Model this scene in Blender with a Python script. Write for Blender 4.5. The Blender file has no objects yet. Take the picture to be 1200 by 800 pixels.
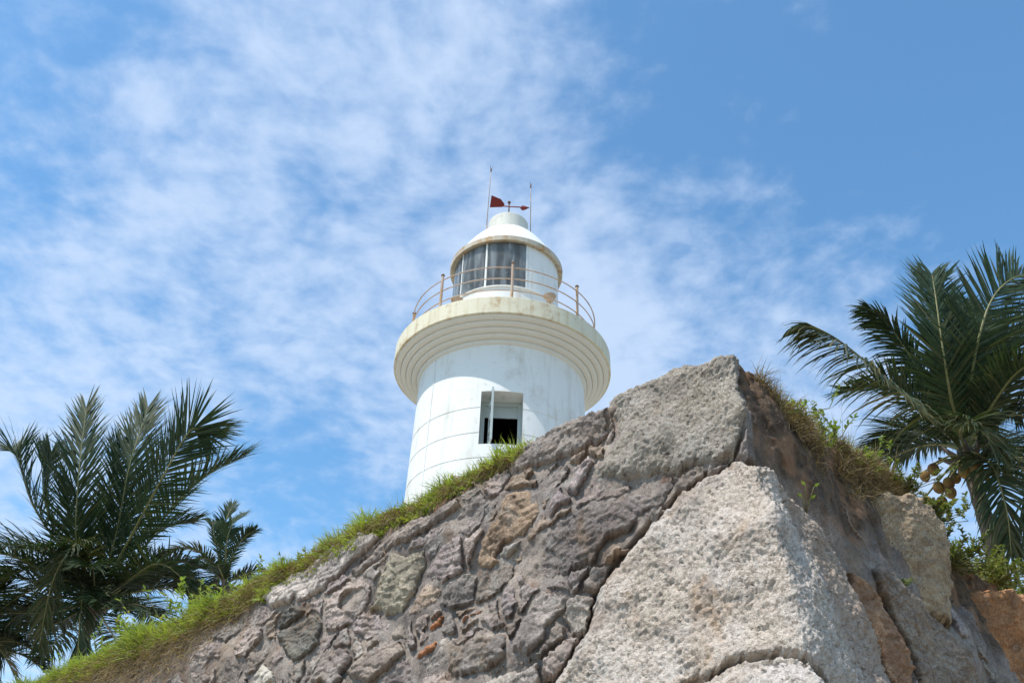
import bpy, math, random
import numpy as np
from mathutils import Vector, Matrix

# ------------------------------------------------------------------ camera, sky, sun, exposure
FPX = 1100.0
PITCH, ROLL = math.radians(35), math.radians(2.0)
CAM = np.array([0, 0, 1.6])
FW = np.array([0, math.cos(PITCH), math.sin(PITCH)])
_u = np.array([0, -math.sin(PITCH), math.cos(PITCH)]); _r = np.array([1.0, 0, 0])
RT = _r * math.cos(ROLL) + _u * math.sin(ROLL)
UP = _u * math.cos(ROLL) - _r * math.sin(ROLL)
def ray(x, y): return FW + RT * (x - 600) / FPX + UP * (400 - y) / FPX
def at(x, y, depth): return CAM + ray(x, y) * depth
def proj(p):
    d = np.asarray(p, float) - CAM; k = d @ FW
    return 600 + FPX * (d @ RT) / k, 400 - FPX * (d @ UP) / k, k

sc = bpy.context.scene
COL = sc.collection
cd = bpy.data.cameras.new('camera'); cam = bpy.data.objects.new('camera', cd); COL.objects.link(cam)
cd.sensor_width = 36; cd.lens = 36 * FPX / 1200; cd.clip_end = 6000; cd.clip_start = 0.05
m = Matrix.Identity(4)
for i in range(3):
    m[i][0] = RT[i]; m[i][1] = UP[i]; m[i][2] = -FW[i]; m[i][3] = CAM[i]
cam.matrix_world = m
sc.camera = cam

SUN_EL, SUN_AZ = math.radians(60), math.radians(-127.5)      # azimuth from +Y, clockwise (seen from above)
SUN_DIR = Vector((math.sin(SUN_AZ) * math.cos(SUN_EL), math.cos(SUN_AZ) * math.cos(SUN_EL), math.sin(SUN_EL)))
sl = bpy.data.lights.new('sun', 'SUN'); sl.energy = 4.0; sl.angle = math.radians(0.53); sl.color = (1, 0.955, 0.88)
so = bpy.data.objects.new('sun', sl); COL.objects.link(so)
so.rotation_euler = SUN_DIR.to_track_quat('Z', 'Y').to_euler(); so.location = (-20, -20, 40)

sc.view_settings.view_transform = 'Standard'; sc.view_settings.look = 'None'
sc.view_settings.gamma = 1; sc.view_settings.use_curve_mapping = False
sc.view_settings.exposure = 0.20

W = bpy.data.worlds.new('World'); sc.world = W; W.use_nodes = True
nt = W.node_tree; nt.nodes.clear()
def nd(t, typ, **kw):
    n = t.nodes.new(typ)
    for k, v in kw.items():
        if k.startswith('i_'):
            key = k[2:]; key = int(key) if key.isdigit() else key
            n.inputs[key].default_value = v
        else: setattr(n, k, v)
    return n
def mth(t, op, a, b=None, c=None, clamp=False):
    n = t.nodes.new('ShaderNodeMath'); n.operation = op; n.use_clamp = clamp
    for i, v in enumerate((a, b, c)):
        if v is None: continue
        if isinstance(v, (int, float)): n.inputs[i].default_value = v
        else: t.links.new(v, n.inputs[i])
    return n.outputs[0]
def vmt(t, op, a, b=None):
    n = t.nodes.new('ShaderNodeVectorMath'); n.operation = op
    for i, v in enumerate((a, b)):
        if v is None: continue
        if isinstance(v, (tuple, list)): n.inputs[i].default_value = v
        else: t.links.new(v, n.inputs[i])
    return n
def mrange(t, v, a, b, c=0.0, d=1.0, kind='SMOOTHSTEP'):
    n = t.nodes.new('ShaderNodeMapRange'); n.interpolation_type = kind
    t.links.new(v, n.inputs[0])
    for i, x in enumerate((a, b, c, d)): n.inputs[i + 1].default_value = x
    return n.outputs[0]
def mixc(t, f, a, b, blend='MIX'):
    n = t.nodes.new('ShaderNodeMix'); n.data_type = 'RGBA'; n.blend_type = blend
    for sock, v in ((n.inputs[0], f), (n.inputs[6], a), (n.inputs[7], b)):
        if isinstance(v, (int, float)): sock.default_value = v
        elif isinstance(v, (tuple, list)): sock.default_value = (*v[:3], 1)
        else: t.links.new(v, sock)
    return n.outputs[2]
def noise(t, vec, scale, detail=4, rough=0.55, dist=0.0, out='Fac', dims='3D'):
    n = nd(t, 'ShaderNodeTexNoise', noise_dimensions=dims)
    n.inputs['Scale'].default_value = scale; n.inputs['Detail'].default_value = detail
    n.inputs['Roughness'].default_value = rough; n.inputs['Distortion'].default_value = dist
    if vec is not None: t.links.new(vec, n.inputs['Vector'])
    return n.outputs[out]

def build_world():
    t = nt
    sky = nd(t, 'ShaderNodeTexSky', sky_type='NISHITA', sun_disc=False)
    sky.sun_elevation = SUN_EL; sky.sun_rotation = SUN_AZ
    sky.air_density = 1.0; sky.dust_density = 0.6; sky.ozone_density = 1.6; sky.altitude = 0
    tc = nd(t, 'ShaderNodeTexCoord')
    dirv = vmt(t, 'NORMALIZE', tc.outputs['Generated']).outputs[0]
    sx = nd(t, 'ShaderNodeSeparateXYZ'); t.links.new(dirv, sx.inputs[0])
    zc = mth(t, 'ADD', mth(t, 'MAXIMUM', sx.outputs[2], 0.03), 0.12)
    px = mth(t, 'DIVIDE', sx.outputs[0], zc); py = mth(t, 'DIVIDE', sx.outputs[1], zc)
    cb = nd(t, 'ShaderNodeCombineXYZ'); t.links.new(px, cb.inputs[0]); t.links.new(py, cb.inputs[1])
    p = cb.outputs[0]
    # cloud cover: where the sheet of altocumulus lies thick and where it opens to blue
    cover = mrange(t, noise(t, p, 1.3, 2, 0.5), 0.3, 0.7, -0.12, 0.12)
    cover = mth(t, 'ADD', cover, CLOUD_BASE)
    for (x, y, sig, w) in CLOUD_BLOBS:
        d = ray(x, y); d = d / np.linalg.norm(d)
        dot = vmt(t, 'DOT_PRODUCT', dirv, tuple(float(v) for v in d)).outputs[1]
        c0 = math.cos(math.radians(sig))
        cover = mth(t, 'ADD', cover, mrange(t, dot, c0, 1.0, 0.0, w))
    # cloudlets
    warp = vmt(t, 'ADD', p, vmt(t, 'SCALE', noise(t, p, 3.0, 3, 0.5, out='Color')).outputs[0])
    for n in t.nodes:
        if n.type == 'VECT_MATH' and n.operation == 'SCALE': n.inputs[3].default_value = 0.10
    pw = warp.outputs[0]
    n1 = noise(t, pw, 17.0, 5, 0.50)
    n2 = noise(t, pw, 42.0, 4, 0.55)
    n3 = noise(t, pw, 4.5, 4, 0.5)
    f = mth(t, 'ADD', mth(t, 'MULTIPLY', n1, 0.80), mth(t, 'MULTIPLY', n2, 0.26))
    f = mth(t, 'ADD', f, mth(t, 'MULTIPLY', n3, 0.40))
    f = mth(t, 'ADD', f, cover)
    dens = mrange(t, f, 0.30, 1.00, 0.0, 0.80)
    edge = mrange(t, sx.outputs[2], 0.0, 0.12)
    dens = mth(t, 'MULTIPLY', dens, edge)
    skyc = mixc(t, 1.0, sky.outputs[0], SKY_TINT, 'MULTIPLY')
    col = mixc(t, dens, skyc, CLOUD_COL)
    bg = nd(t, 'ShaderNodeBackground'); bg.inputs[1].default_value = SKY_STRENGTH
    t.links.new(col, bg.inputs[0])
    out = nd(t, 'ShaderNodeOutputWorld'); t.links.new(bg.outputs[0], out.inputs[0])
SKY_STRENGTH = 0.14
SKY_TINT = (0.95, 1.40, 1.52)
CLOUD_COL = (4.25, 5.15, 6.6)
CLOUD_BASE = -0.10
CLOUD_BLOBS = [  # pixel where it lies, angular radius in degrees, more (+) or less (-) cloud
    (20, 50, 12, -0.20), (160, 20, 6, -0.06), (870, 150, 9, -0.14), (980, 110, 21, -0.36), (1160, 160, 14, -0.16), (340, 545, 6, -0.16), (430, 520, 5, -0.06),
    (430, 230, 20, 0.10), (420, 40, 10, 0.06), (10, 420, 9, 0.20), (870, 400, 16, 0.20), (1090, 400, 9, 0.10), (150, 110, 3, 0.16), (700, 300, 10, 0.08), (250, 330, 10, 0.05), (600, 420, 9, 0.08)]
build_world()

# ------------------------------------------------------------------ helpers
rng = np.random.default_rng(11); random.seed(5)
def set_props(o, label=None, category=None, group=None, kind=None):
    for k, v in (('label', label), ('category', category), ('group', group), ('kind', kind)):
        if v: o[k] = v
    return o
def mesh_obj(name, verts, faces, mat, parent=None, smooth=True, color=None):
    me = bpy.data.meshes.new(name)
    verts = np.asarray(verts, np.float32)
    if isinstance(faces, np.ndarray):
        k = faces.shape[1]
        me.vertices.add(len(verts)); me.vertices.foreach_set('co', verts.ravel())
        me.loops.add(faces.size); me.loops.foreach_set('vertex_index', faces.ravel().astype(np.int32))
        me.polygons.add(len(faces))
        me.polygons.foreach_set('loop_start', np.arange(0, faces.size, k, dtype=np.int32))
        me.polygons.foreach_set('loop_total', np.full(len(faces), k, np.int32))
        me.update(calc_edges=True)
    else:
        me.from_pydata([tuple(v) for v in verts], [], faces); me.update()
    if smooth: me.polygons.foreach_set('use_smooth', np.ones(len(me.polygons), bool))
    if mat: me.materials.append(mat)
    o = bpy.data.objects.new(name, me); COL.objects.link(o)
    if parent: o.parent = parent
    if color is not None: o.color = (*color, 1)
    return o
def float_attr(o, name, arr):
    a = o.data.attributes.new(name, 'FLOAT', 'POINT'); a.data.foreach_set('value', np.asarray(arr, np.float32).ravel())
def empty(name, loc):
    o = bpy.data.objects.new(name, None); COL.objects.link(o); o.location = loc; return o

class MB:
    """collects verts / faces for one mesh"""
    def __init__(s): s.v = []; s.f = []
    def add(s, vs, fs):
        n = len(s.v); s.v += [tuple(float(c) for c in v) for v in vs]; s.f += [tuple(i + n for i in f) for f in fs]
    def box(s, c, size, rz=0.0, M=None):
        c = np.array(c, float); hx, hy, hz = np.array(size) / 2
        vs = [(x, y, z) for z in (-hz, hz) for y in (-hy, hy) for x in (-hx, hx)]
        ca, sa = math.cos(rz), math.sin(rz)
        vs = [np.array((x * ca - y * sa, x * sa + y * ca, z)) for x, y, z in vs]
        s.add([c + v for v in vs], [(0, 2, 3, 1), (4, 5, 7, 6), (0, 1, 5, 4), (2, 6, 7, 3), (0, 4, 6, 2), (1, 3, 7, 5)])
    def tube(s, pts, rad, n=8, cap=True):
        pts = [np.array(p, float) for p in pts]; k = len(pts)
        if not hasattr(rad, '__len__'): rad = [rad] * k
        ref = np.array([0.13, 0.31, 0.94]); vs = []
        for i in range(k):
            T = pts[min(i + 1, k - 1)] - pts[max(i - 1, 0)]; T /= np.linalg.norm(T) + 1e-9
            if i == 0:
                A = np.cross(T, ref if abs(T @ ref) < .95 else np.array([1., 0, 0]))
            else: A = A - T * (A @ T)
            A /= np.linalg.norm(A); B = np.cross(T, A)
            for j in range(n):
                a = 2 * math.pi * j / n; vs.append(pts[i] + rad[i] * (A * math.cos(a) + B * math.sin(a)))
        fs = [(i * n + j, i * n + (j + 1) % n, (i + 1) * n + (j + 1) % n, (i + 1) * n + j) for i in range(k - 1) for j in range(n)]
        if cap: fs += [tuple(range(n))[::-1], tuple((k - 1) * n + j for j in range(n))]
        s.add(vs, fs)
    def lathe(s, prof, n=96, a0=0.0, a1=2 * math.pi, c=(0, 0, 0)):
        full = abs(a1 - a0 - 2 * math.pi) < 1e-6; k = len(prof); cols = n if full else n + 1; vs = []
        for i in range(cols):
            a = a0 + (a1 - a0) * i / n
            for r, z in prof: vs.append((c[0] + r * math.sin(a), c[1] - r * math.cos(a), c[2] + z))
        fs = []
        for i in range(n):
            i2 = (i + 1) % cols
            for j in range(k - 1): fs.append((i * k + j, i2 * k + j, i2 * k + j + 1, i * k + j + 1))
        s.add(vs, fs)
    def build(s, name, mat, parent=None, smooth=False, color=None):
        return mesh_obj(name, s.v, s.f, mat, parent, smooth, color)
def auto_smooth(o, deg=35):
    me = o.data; me.polygons.foreach_set('use_smooth', np.ones(len(me.polygons), bool))
    me.set_sharp_from_angle(angle=math.radians(deg))
def bevel(o, w=0.006, seg=2):
    b = o.modifiers.new('bevel', 'BEVEL'); b.width = w; b.segments = seg; b.limit_method = 'ANGLE'; b.angle_limit = math.radians(40)

# gradient noise in numpy
_ang = np.random.default_rng(3).uniform(0, 2 * np.pi, (256, 256)); _gx, _gy = np.cos(_ang), np.sin(_ang)
def perlin(x, y, seed=0):
    x = np.asarray(x, float) + seed * 17.31; y = np.asarray(y, float) + seed * 9.77
    xi = np.floor(x).astype(int); yi = np.floor(y).astype(int); fx = x - xi; fy = y - yi
    u = fx ** 3 * (fx * (fx * 6 - 15) + 10); v = fy ** 3 * (fy * (fy * 6 - 15) + 10)
    def g(ix, iy, dx, dy): return _gx[ix & 255, iy & 255] * dx + _gy[ix & 255, iy & 255] * dy
    a = g(xi, yi, fx, fy); b = g(xi + 1, yi, fx - 1, fy); c = g(xi, yi + 1, fx, fy - 1); d = g(xi + 1, yi + 1, fx - 1, fy - 1)
    return (a + (b - a) * u) * (1 - v) + (c + (d - c) * u) * v * 1.0
def fbm(x, y, octv=4, seed=0, gain=0.5):
    s = 0; a = 1.0
    for o in range(octv): s = s + a * perlin(x * 2 ** o, y * 2 ** o, seed + o * 3); a *= gain
    return s * 1.4
def worley(x, y, seed=0):
    xi = np.floor(x).astype(int); yi = np.floor(y).astype(int); best = np.full(np.shape(x), 9.0); sec = np.full(np.shape(x), 9.0); cid = np.zeros(np.shape(x))
    for dx in (-1, 0, 1):
        for dy in (-1, 0, 1):
            cx, cy = xi + dx, yi + dy
            h1 = _ang[(cx + seed * 31) & 255, (cy + seed * 7) & 255] / (2 * np.pi); h2 = _ang[(cy + seed * 13 + 91) & 255, (cx + seed * 5 + 53) & 255] / (2 * np.pi)
            d = np.hypot(cx + h1 - x, cy + h2 - y)
            closer = d < best
            sec = np.where(closer, best, np.minimum(sec, d)); cid = np.where(closer, h1, cid); best = np.where(closer, d, best)
    return best, sec, cid
def sstep(a, b, x):
    t = np.clip((x - a) / (b - a), 0, 1); return t * t * (3 - 2 * t)

# ------------------------------------------------------------------ materials
def new_mat(name):
    M = bpy.data.materials.new(name); M.use_nodes = True; t = M.node_tree
    return M, t, t.nodes['Principled BSDF']
def bump(t, height, strength, dist, normal=None):
    b = nd(t, 'ShaderNodeBump'); b.inputs['Strength'].default_value = strength; b.inputs['Distance'].default_value = dist
    t.links.new(height, b.inputs['Height'])
    if normal: t.links.new(normal, b.inputs['Normal'])
    return b.outputs[0]
def geo_pos(t): return nd(t, 'ShaderNodeNewGeometry').outputs['Position']
def attr(t, name):
    return nd(t, 'ShaderNodeAttribute', attribute_name=name).outputs['Fac']

def stone_colour(t, P, base, amount=1.0):
    """weathering common to all masonry: blotches, pale lichen, dark grime, rust-brown stain, pin-holes"""
    n1 = noise(t, P, 2.2, 6, 0.6); n2 = noise(t, P, 9, 6, 0.65); n3 = noise(t, P, 45, 5, 0.7); n4 = noise(t, P, 150, 3, 0.7)
    c = mixc(t, mrange(t, n1, 0.3, 0.7, 0, 1), mixc(t, 1, base, (0.70, 0.68, 0.70), 'MULTIPLY'), mixc(t, 1, base, (1.20, 1.16, 1.10), 'MULTIPLY'))
    c = mixc(t, mrange(t, n2, 0.42, 0.66, 0, 0.75 * amount), c, mixc(t, 1, base, (0.55, 0.50, 0.50), 'MULTIPLY'))
    c = mixc(t, mrange(t, n3, 0.46, 0.64, 0, 0.75 * amount), c, mixc(t, 1, base, (1.5, 1.46, 1.42), 'MULTIPLY'))
    c = mixc(t, mrange(t, n4, 0.52, 0.66, 0, 0.55 * amount), c, mixc(t, 1, base, (0.42, 0.40, 0.40), 'MULTIPLY'))
    v = nd(t, 'ShaderNodeTexVoronoi', feature='F1'); v.inputs['Scale'].default_value = 26
    t.links.new(vmt(t, 'ADD', P, vmt(t, 'MULTIPLY', noise(t, P, 20, 3, 0.6, out='Color'), (0.06, 0.06, 0.06)).outputs[0]).outputs[0], v.inputs['Vector'])
    c = mixc(t, mth(t, 'MULTIPLY', mrange(t, v.outputs['Distance'], 0.10, 0.24, 1, 0), mrange(t, n2, 0.40, 0.6)), c, mixc(t, 1, base, (0.30, 0.28, 0.27), 'MULTIPLY'))
    st = mrange(t, noise(t, P, 1.3, 5, 0.6, 0.4), 0.52, 0.68, 0, 0.60 * amount)
    c = mixc(t, st, c, (0.25, 0.165, 0.105))
    c = mixc(t, mth(t, 'MULTIPLY', mrange(t, noise(t, P, 1.9, 6, .65, .8), .50, .62), .55 * amount), c, mixc(t, 1, base, (0.42, 0.40, 0.41), 'MULTIPLY'))
    li = mth(t, 'MULTIPLY', mrange(t, noise(t, P, 3.3, 5, 0.65), 0.56, 0.70), mrange(t, n3, 0.35, 0.6))
    c = mixc(t, mth(t, 'MULTIPLY', li, 0.45 * amount), c, (0.47, 0.46, 0.42))
    return c, n2, n3, n4

def make_stone():
    M, t, b = new_mat('stone'); P = geo_pos(t)
    oi = nd(t, 'ShaderNodeObjectInfo')
    c, n2, n3, n4 = stone_colour(t, P, oi.outputs['Color'], 1.0)
    t.links.new(c, b.inputs['Base Color']); b.inputs['Roughness'].default_value = 0.92; b.inputs['Specular IOR Level'].default_value = 0.2
    h = mth(t, 'ADD', mth(t, 'ADD', mth(t, 'MULTIPLY', n3, 0.6), mth(t, 'MULTIPLY', n4, 0.35)), mth(t, 'MULTIPLY', noise(t, P, 22, 4, .65), 1.0))
    t.links.new(bump(t, h, 0.9, 0.030), b.inputs['Normal'])
    return M
M_STONE = make_stone()

def make_granite():      # the pale, coarse, pitted quoins of the corner
    M, t, b = new_mat('pitted_granite'); P = geo_pos(t)
    oi = nd(t, 'ShaderNodeObjectInfo'); base = oi.outputs['Color']
    n1 = noise(t, P, 1.8, 5, 0.6); n2 = noise(t, P, 12, 5, 0.65); n3 = noise(t, P, 55, 4, 0.7); n4 = noise(t, P, 85, 4, 0.75)
    c = mixc(t, mrange(t, n1, 0.32, 0.68), mixc(t, 1, base, (0.88, 0.82, 0.74), 'MULTIPLY'), mixc(t, 1, base, (1.06, 1.05, 1.05), 'MULTIPLY'))
    c = mixc(t, mrange(t, n2, 0.48, 0.66, 0, 0.7), c, mixc(t, 1, base, (0.60, 0.54, 0.50), 'MULTIPLY'))
    c = mixc(t, mrange(t, n3, 0.42, 0.66, 0, 0.6), c, mixc(t, 1, base, (1.32, 1.30, 1.26), 'MULTIPLY'))
    c = mixc(t, mrange(t, n4, 0.54, 0.64, 0, 0.75), c, mixc(t, 1, base, (0.36, 0.33, 0.33), 'MULTIPLY'))
    pw = vmt(t, 'ADD', P, vmt(t, 'MULTIPLY', noise(t, P, 14, 3, 0.6, out='Color'), (0.10, 0.10, 0.10)).outputs[0]).outputs[0]
    mp = nd(t, 'ShaderNodeMapping'); mp.inputs['Rotation'].default_value = (0.5, 0.2, 0.6); mp.inputs['Scale'].default_value = (1, 1, 2.2); t.links.new(P, mp.inputs[0])
    pit = mth(t, 'MULTIPLY', mrange(t, noise(t, mp.outputs[0], 17, 5, .65, .6), 0.56, 0.66), mrange(t, noise(t, P, 5, 3, 0.6), 0.40, 0.58))
    c = mixc(t, mth(t, 'MULTIPLY', pit, 0.65), c, mixc(t, 1, base, (0.28, 0.25, 0.23), 'MULTIPLY'))
    st = mrange(t, noise(t, P, 1.5, 5, 0.6, 0.5), 0.55, 0.70, 0, 0.6)
    c = mixc(t, st, c, mixc(t, 1, base, (0.80, 0.58, 0.38), 'MULTIPLY'))
    c = mixc(t, mth(t, 'MULTIPLY', mrange(t, noise(t, P, 1.7, 6, .68, .7), .52, .66), .55), c, mixc(t, 1, base, (0.52, 0.50, 0.50), 'MULTIPLY'))
    c = mixc(t, mth(t, 'MULTIPLY', attr(t, 'rust'), 0.9), c, mixc(t, mrange(t, n2, .35, .65), (0.30, 0.17, 0.10), (0.42, 0.29, 0.20)))
    t.links.new(c, b.inputs['Base Color']); b.inputs['Roughness'].default_value = 0.9; b.inputs['Specular IOR Level'].default_value = 0.25
    h = mth(t, 'SUBTRACT', mth(t, 'ADD', mth(t, 'ADD', mth(t, 'MULTIPLY', n3, 0.9), mth(t, 'MULTIPLY', n4, 0.4)), mth(t, 'MULTIPLY', noise(t, P, 26, 4, .65), 1.1)), mth(t, 'MULTIPLY', pit, 0.9))
    t.links.new(bump(t, h, 0.9, 0.030), b.inputs['Normal'])
    return M
M_GRAN = make_granite()

def make_mortar():
    M, t, b = new_mat('lime_mortar_and_earth'); P = geo_pos(t)
    n0 = noise(t, P, 0.9, 4, 0.6)
    base = mixc(t, mrange(t, n0, 0.38, 0.62), (0.27, 0.235, 0.21), (0.38, 0.32, 0.275))
    base = mixc(t, mrange(t, noise(t, P, 1.6, 4, 0.6), 0.62, 0.70, 0, 0.6), base, (0.27, 0.15, 0.095))
    c, n2, n3, n4 = stone_colour(t, P, base, 1.0)
    soil = mixc(t, mrange(t, n2, 0.35, 0.65), (0.075, 0.05, 0.036), (0.15, 0.105, 0.073))
    soil = mixc(t, mrange(t, n3, 0.5, 0.7, 0, 0.6), soil, (0.27, 0.19, 0.12))
    soil = mixc(t, mrange(t, noise(t, P, 2.5, 4, .6), 0.48, 0.62, 0, 0.85), soil, (0.30, 0.17, 0.10))
    c = mixc(t, attr(t, 'soil'), c, soil)
    t.links.new(c, b.inputs['Base Color']); b.inputs['Roughness'].default_value = 0.95; b.inputs['Specular IOR Level'].default_value = 0.15
    h = mth(t, 'ADD', mth(t, 'MULTIPLY', n2, 0.8), mth(t, 'MULTIPLY', n3, 0.5))
    h = mth(t, 'ADD', h, mth(t, 'MULTIPLY', n4, 0.25))
    t.links.new(bump(t, h, 0.9, 0.035), b.inputs['Normal'])
    return M
M_MORTAR = make_mortar()

def make_ground(name, c1, c2, scale):
    M, t, b = new_mat(name); P = geo_pos(t)
    n1 = noise(t, P, scale, 6, 0.6); n2 = noise(t, P, scale * 14, 5, 0.7)
    c = mixc(t, mrange(t, n1, 0.35, 0.65), c1, c2)
    c = mixc(t, mrange(t, n2, 0.4, 0.7, 0, 0.5), c, tuple(x * 0.6 for x in c1))
    t.links.new(c, b.inputs['Base Color']); b.inputs['Roughness'].default_value = 0.95
    t.links.new(bump(t, n2, 0.6, 0.03), b.inputs['Normal'])
    return M
M_SAND = make_ground('beach_sand', (0.20, 0.165, 0.125), (0.27, 0.225, 0.17), 0.8)
M_TURF = make_ground('sandy_terrace', (0.40, 0.35, 0.27), (0.50, 0.44, 0.35), 0.35)

def make_paint(name, base, grime, rust=0.0, rough=0.6, streak=0.5, blot=0.25, low=None):
    """weathered white paint: run-down streaks, blotches, optional rust bleeding"""
    M, t, b = new_mat(name)
    tc = nd(t, 'ShaderNodeTexCoord'); P = tc.outputs['Object']
    st = nd(t, 'ShaderNodeMapping'); st.inputs['Scale'].default_value = (3.0, 3.0, 0.35); t.links.new(P, st.inputs[0])
    s1 = noise(t, st.outputs[0], 2.2, 6, 0.6); n1 = noise(t, P, 1.4, 6, 0.6); n2 = noise(t, P, 7, 6, 0.65); n3 = noise(t, P, 45, 3, 0.6)
    c = mixc(t, mrange(t, s1, 0.48, 0.75, 0, streak), base, grime)
    c = mixc(t, mrange(t, n1, 0.5, 0.75, 0, blot), c, grime)
    c = mixc(t, mrange(t, n2, 0.60, 0.75, 0, blot), c, tuple(g * 0.75 for g in grime))
    if rust > 0:
        r = mth(t, 'MULTIPLY', mrange(t, n1, 0.47, 0.63), mrange(t, mth(t, 'ADD', mth(t, 'MULTIPLY', n2, .6), mth(t, 'MULTIPLY', s1, .4)), 0.44, 0.58))
        c = mixc(t, mth(t, 'MULTIPLY', r, rust), c, mixc(t, mrange(t, n3, .4, .6), (0.33, 0.15, 0.05), (0.55, 0.36, 0.16)))
        d = mrange(t, noise(t, P, 3.1, 6, .7), 0.60, 0.68, 0, rust * 0.8)
        c = mixc(t, d, c, (0.13, 0.085, 0.06))
    t.links.new(c, b.inputs['Base Color']); b.inputs['Roughness'].default_value = rough; b.inputs['Specular IOR Level'].default_value = 0.3
    h = mth(t, 'ADD', n2, mth(t, 'MULTIPLY', n3, 0.3))
    t.links.new(bump(t, h, 0.35, 0.012), b.inputs['Normal'])
    return M
M_WHITE = make_paint('white_paint', (0.81, 0.80, 0.765), (0.56, 0.54, 0.47), 0.12, 0.6, 0.5, 0.45)
M_DOME = make_paint('white_dome_paint', (0.83, 0.83, 0.81), (0.62, 0.60, 0.54), 0.10, 0.5, 0.3, 0.2)
M_CREAM = make_paint('stained_cream_paint', (0.74, 0.67, 0.50), (0.50, 0.38, 0.20), 0.6, 0.65, 0.6, 0.45)
M_SOFFIT = make_paint('cream_moulding_paint', (0.75, 0.72, 0.65), (0.62, 0.58, 0.49), 0, 0.65, 0.25, 0.3)
M_CAP = make_paint('dull_cap_paint', (0.70, 0.68, 0.60), (0.50, 0.47, 0.38), 0.15, 0.6, 0.5, 0.5)
M_RAIL = make_paint('rusting_rail_paint', (0.50, 0.38, 0.30), (0.30, 0.17, 0.11), 1.0, 0.6, 0.5, 0.5)
M_EAVE = make_paint('rusting_eave_paint', (0.56, 0.50, 0.40), (0.36, 0.22, 0.10), 1.0, 0.6, 0.6, 0.5)
M_RUST = make_paint('rusted_iron', (0.16, 0.085, 0.055), (0.10, 0.05, 0.035), 0.5, 0.7)
M_RED = make_paint('red_vane_paint', (0.20, 0.026, 0.024), (0.12, 0.022, 0.02), 0.0, 0.5, 0.5, 0.4)
M_GREY = make_paint('weathered_grey_paint', (0.50, 0.55, 0.53), (0.36, 0.40, 0.39), 0.0, 0.6, 0.4, 0.3)
M_DARK = make_paint('dark_interior', (0.012, 0.012, 0.013), (0.008, 0.008, 0.008), 0, 0.8)
M_INNER = make_paint('grey_lantern_lining', (0.30, 0.32, 0.34), (0.13, 0.14, 0.16), 0, 0.6)
def make_glass():
    M, t, b = new_mat('lantern_glass')
    b.inputs['Base Color'].default_value = (0.80, 0.86, 0.88, 1); b.inputs['Roughness'].default_value = 0.12
    b.inputs['Transmission Weight'].default_value = 1.0; b.inputs['IOR'].default_value = 1.12
    out = t.nodes['Material Output']
    d = nd(t, 'ShaderNodeBsdfDiffuse'); d.inputs[0].default_value = (0.5, 0.53, 0.55, 1)
    tc = nd(t, 'ShaderNodeTexCoord'); st = nd(t, 'ShaderNodeMapping'); st.inputs['Scale'].default_value = (3, 3, .3); t.links.new(tc.outputs['Object'], st.inputs[0])
    mx = nd(t, 'ShaderNodeMixShader'); t.links.new(mrange(t, noise(t, st.outputs[0], 2, 4, .6), .4, .7, .10, .40), mx.inputs[0])
    t.links.new(b.outputs[0], mx.inputs[1]); t.links.new(d.outputs[0], mx.inputs[2]); t.links.new(mx.outputs[0], out.inputs[0])
    return M
M_GLASS = make_glass()

def make_leaf(name, c1, c2, trans=0.35, rough=0.45, scale=3.0, dry=None, spec=0.35):
    M, t, b = new_mat(name); P = geo_pos(t)
    n1 = noise(t, P, scale, 3, 0.6); n2 = noise(t, P, scale * 9, 2, 0.6)
    c = mixc(t, mrange(t, mth(t, 'ADD', mth(t, 'MULTIPLY', n1, .5), mth(t, 'MULTIPLY', n2, .5)), 0.36, 0.64), c1, c2)
    if dry: c = mixc(t, mrange(t, noise(t, P, scale * 2.2, 3, .6), 0.60, 0.68, 0, 0.8), c, dry)
    a = attr(t, 'dry')
    c = mixc(t, a, c, (0.30, 0.22, 0.11))
    t.links.new(c, b.inputs['Base Color']); b.inputs['Roughness'].default_value = rough; b.inputs['Specular IOR Level'].default_value = spec
    tr = nd(t, 'ShaderNodeBsdfTranslucent'); t.links.new(mixc(t, 1, c, (1.6, 1.7, 0.7), 'MULTIPLY'), tr.inputs[0])
    mx = nd(t, 'ShaderNodeMixShader'); mx.inputs[0].default_value = trans
    t.links.new(b.outputs[0], mx.inputs[1]); t.links.new(tr.outputs[0], mx.inputs[2])
    t.links.new(mx.outputs[0], t.nodes['Material Output'].inputs[0])
    return M
M_PALM = make_leaf('palm_leaf', (0.018, 0.038, 0.019), (0.048, 0.076, 0.033), 0.14, 0.55, 1.2, spec=0.2)
M_GRASS = make_leaf('green_grass', (0.17, 0.23, 0.035), (0.44, 0.50, 0.095), 0.35, 0.55, 2.0, (0.34, 0.27, 0.13))
M_DRY = make_leaf('dry_grass', (0.12, 0.075, 0.045), (0.29, 0.20, 0.105), 0.2, 0.7, 2.5)
M_WEED = make_leaf('weed_leaf', (0.13, 0.19, 0.035), (0.27, 0.34, 0.08), 0.35, 0.5, 2.0)
M_BUSH = make_leaf('bush_leaf', (0.07, 0.10, 0.025), (0.20, 0.23, 0.06), 0.3, 0.5, 2.0, (0.28, 0.22, 0.10))
M_RACHIS = make_leaf('palm_midrib', (0.14, 0.15, 0.05), (0.26, 0.24, 0.10), 0.0, 0.45, 2.0)
M_BARK = make_ground('palm_bark', (0.12, 0.09, 0.07), (0.20, 0.155, 0.12), 3.0)
M_NUT = make_ground('coconut_husk', (0.17, 0.085, 0.03), (0.30, 0.19, 0.05), 4.0)
M_ROOT = make_ground('dry_root', (0.26, 0.18, 0.12), (0.38, 0.28, 0.19), 5.0)

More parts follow.
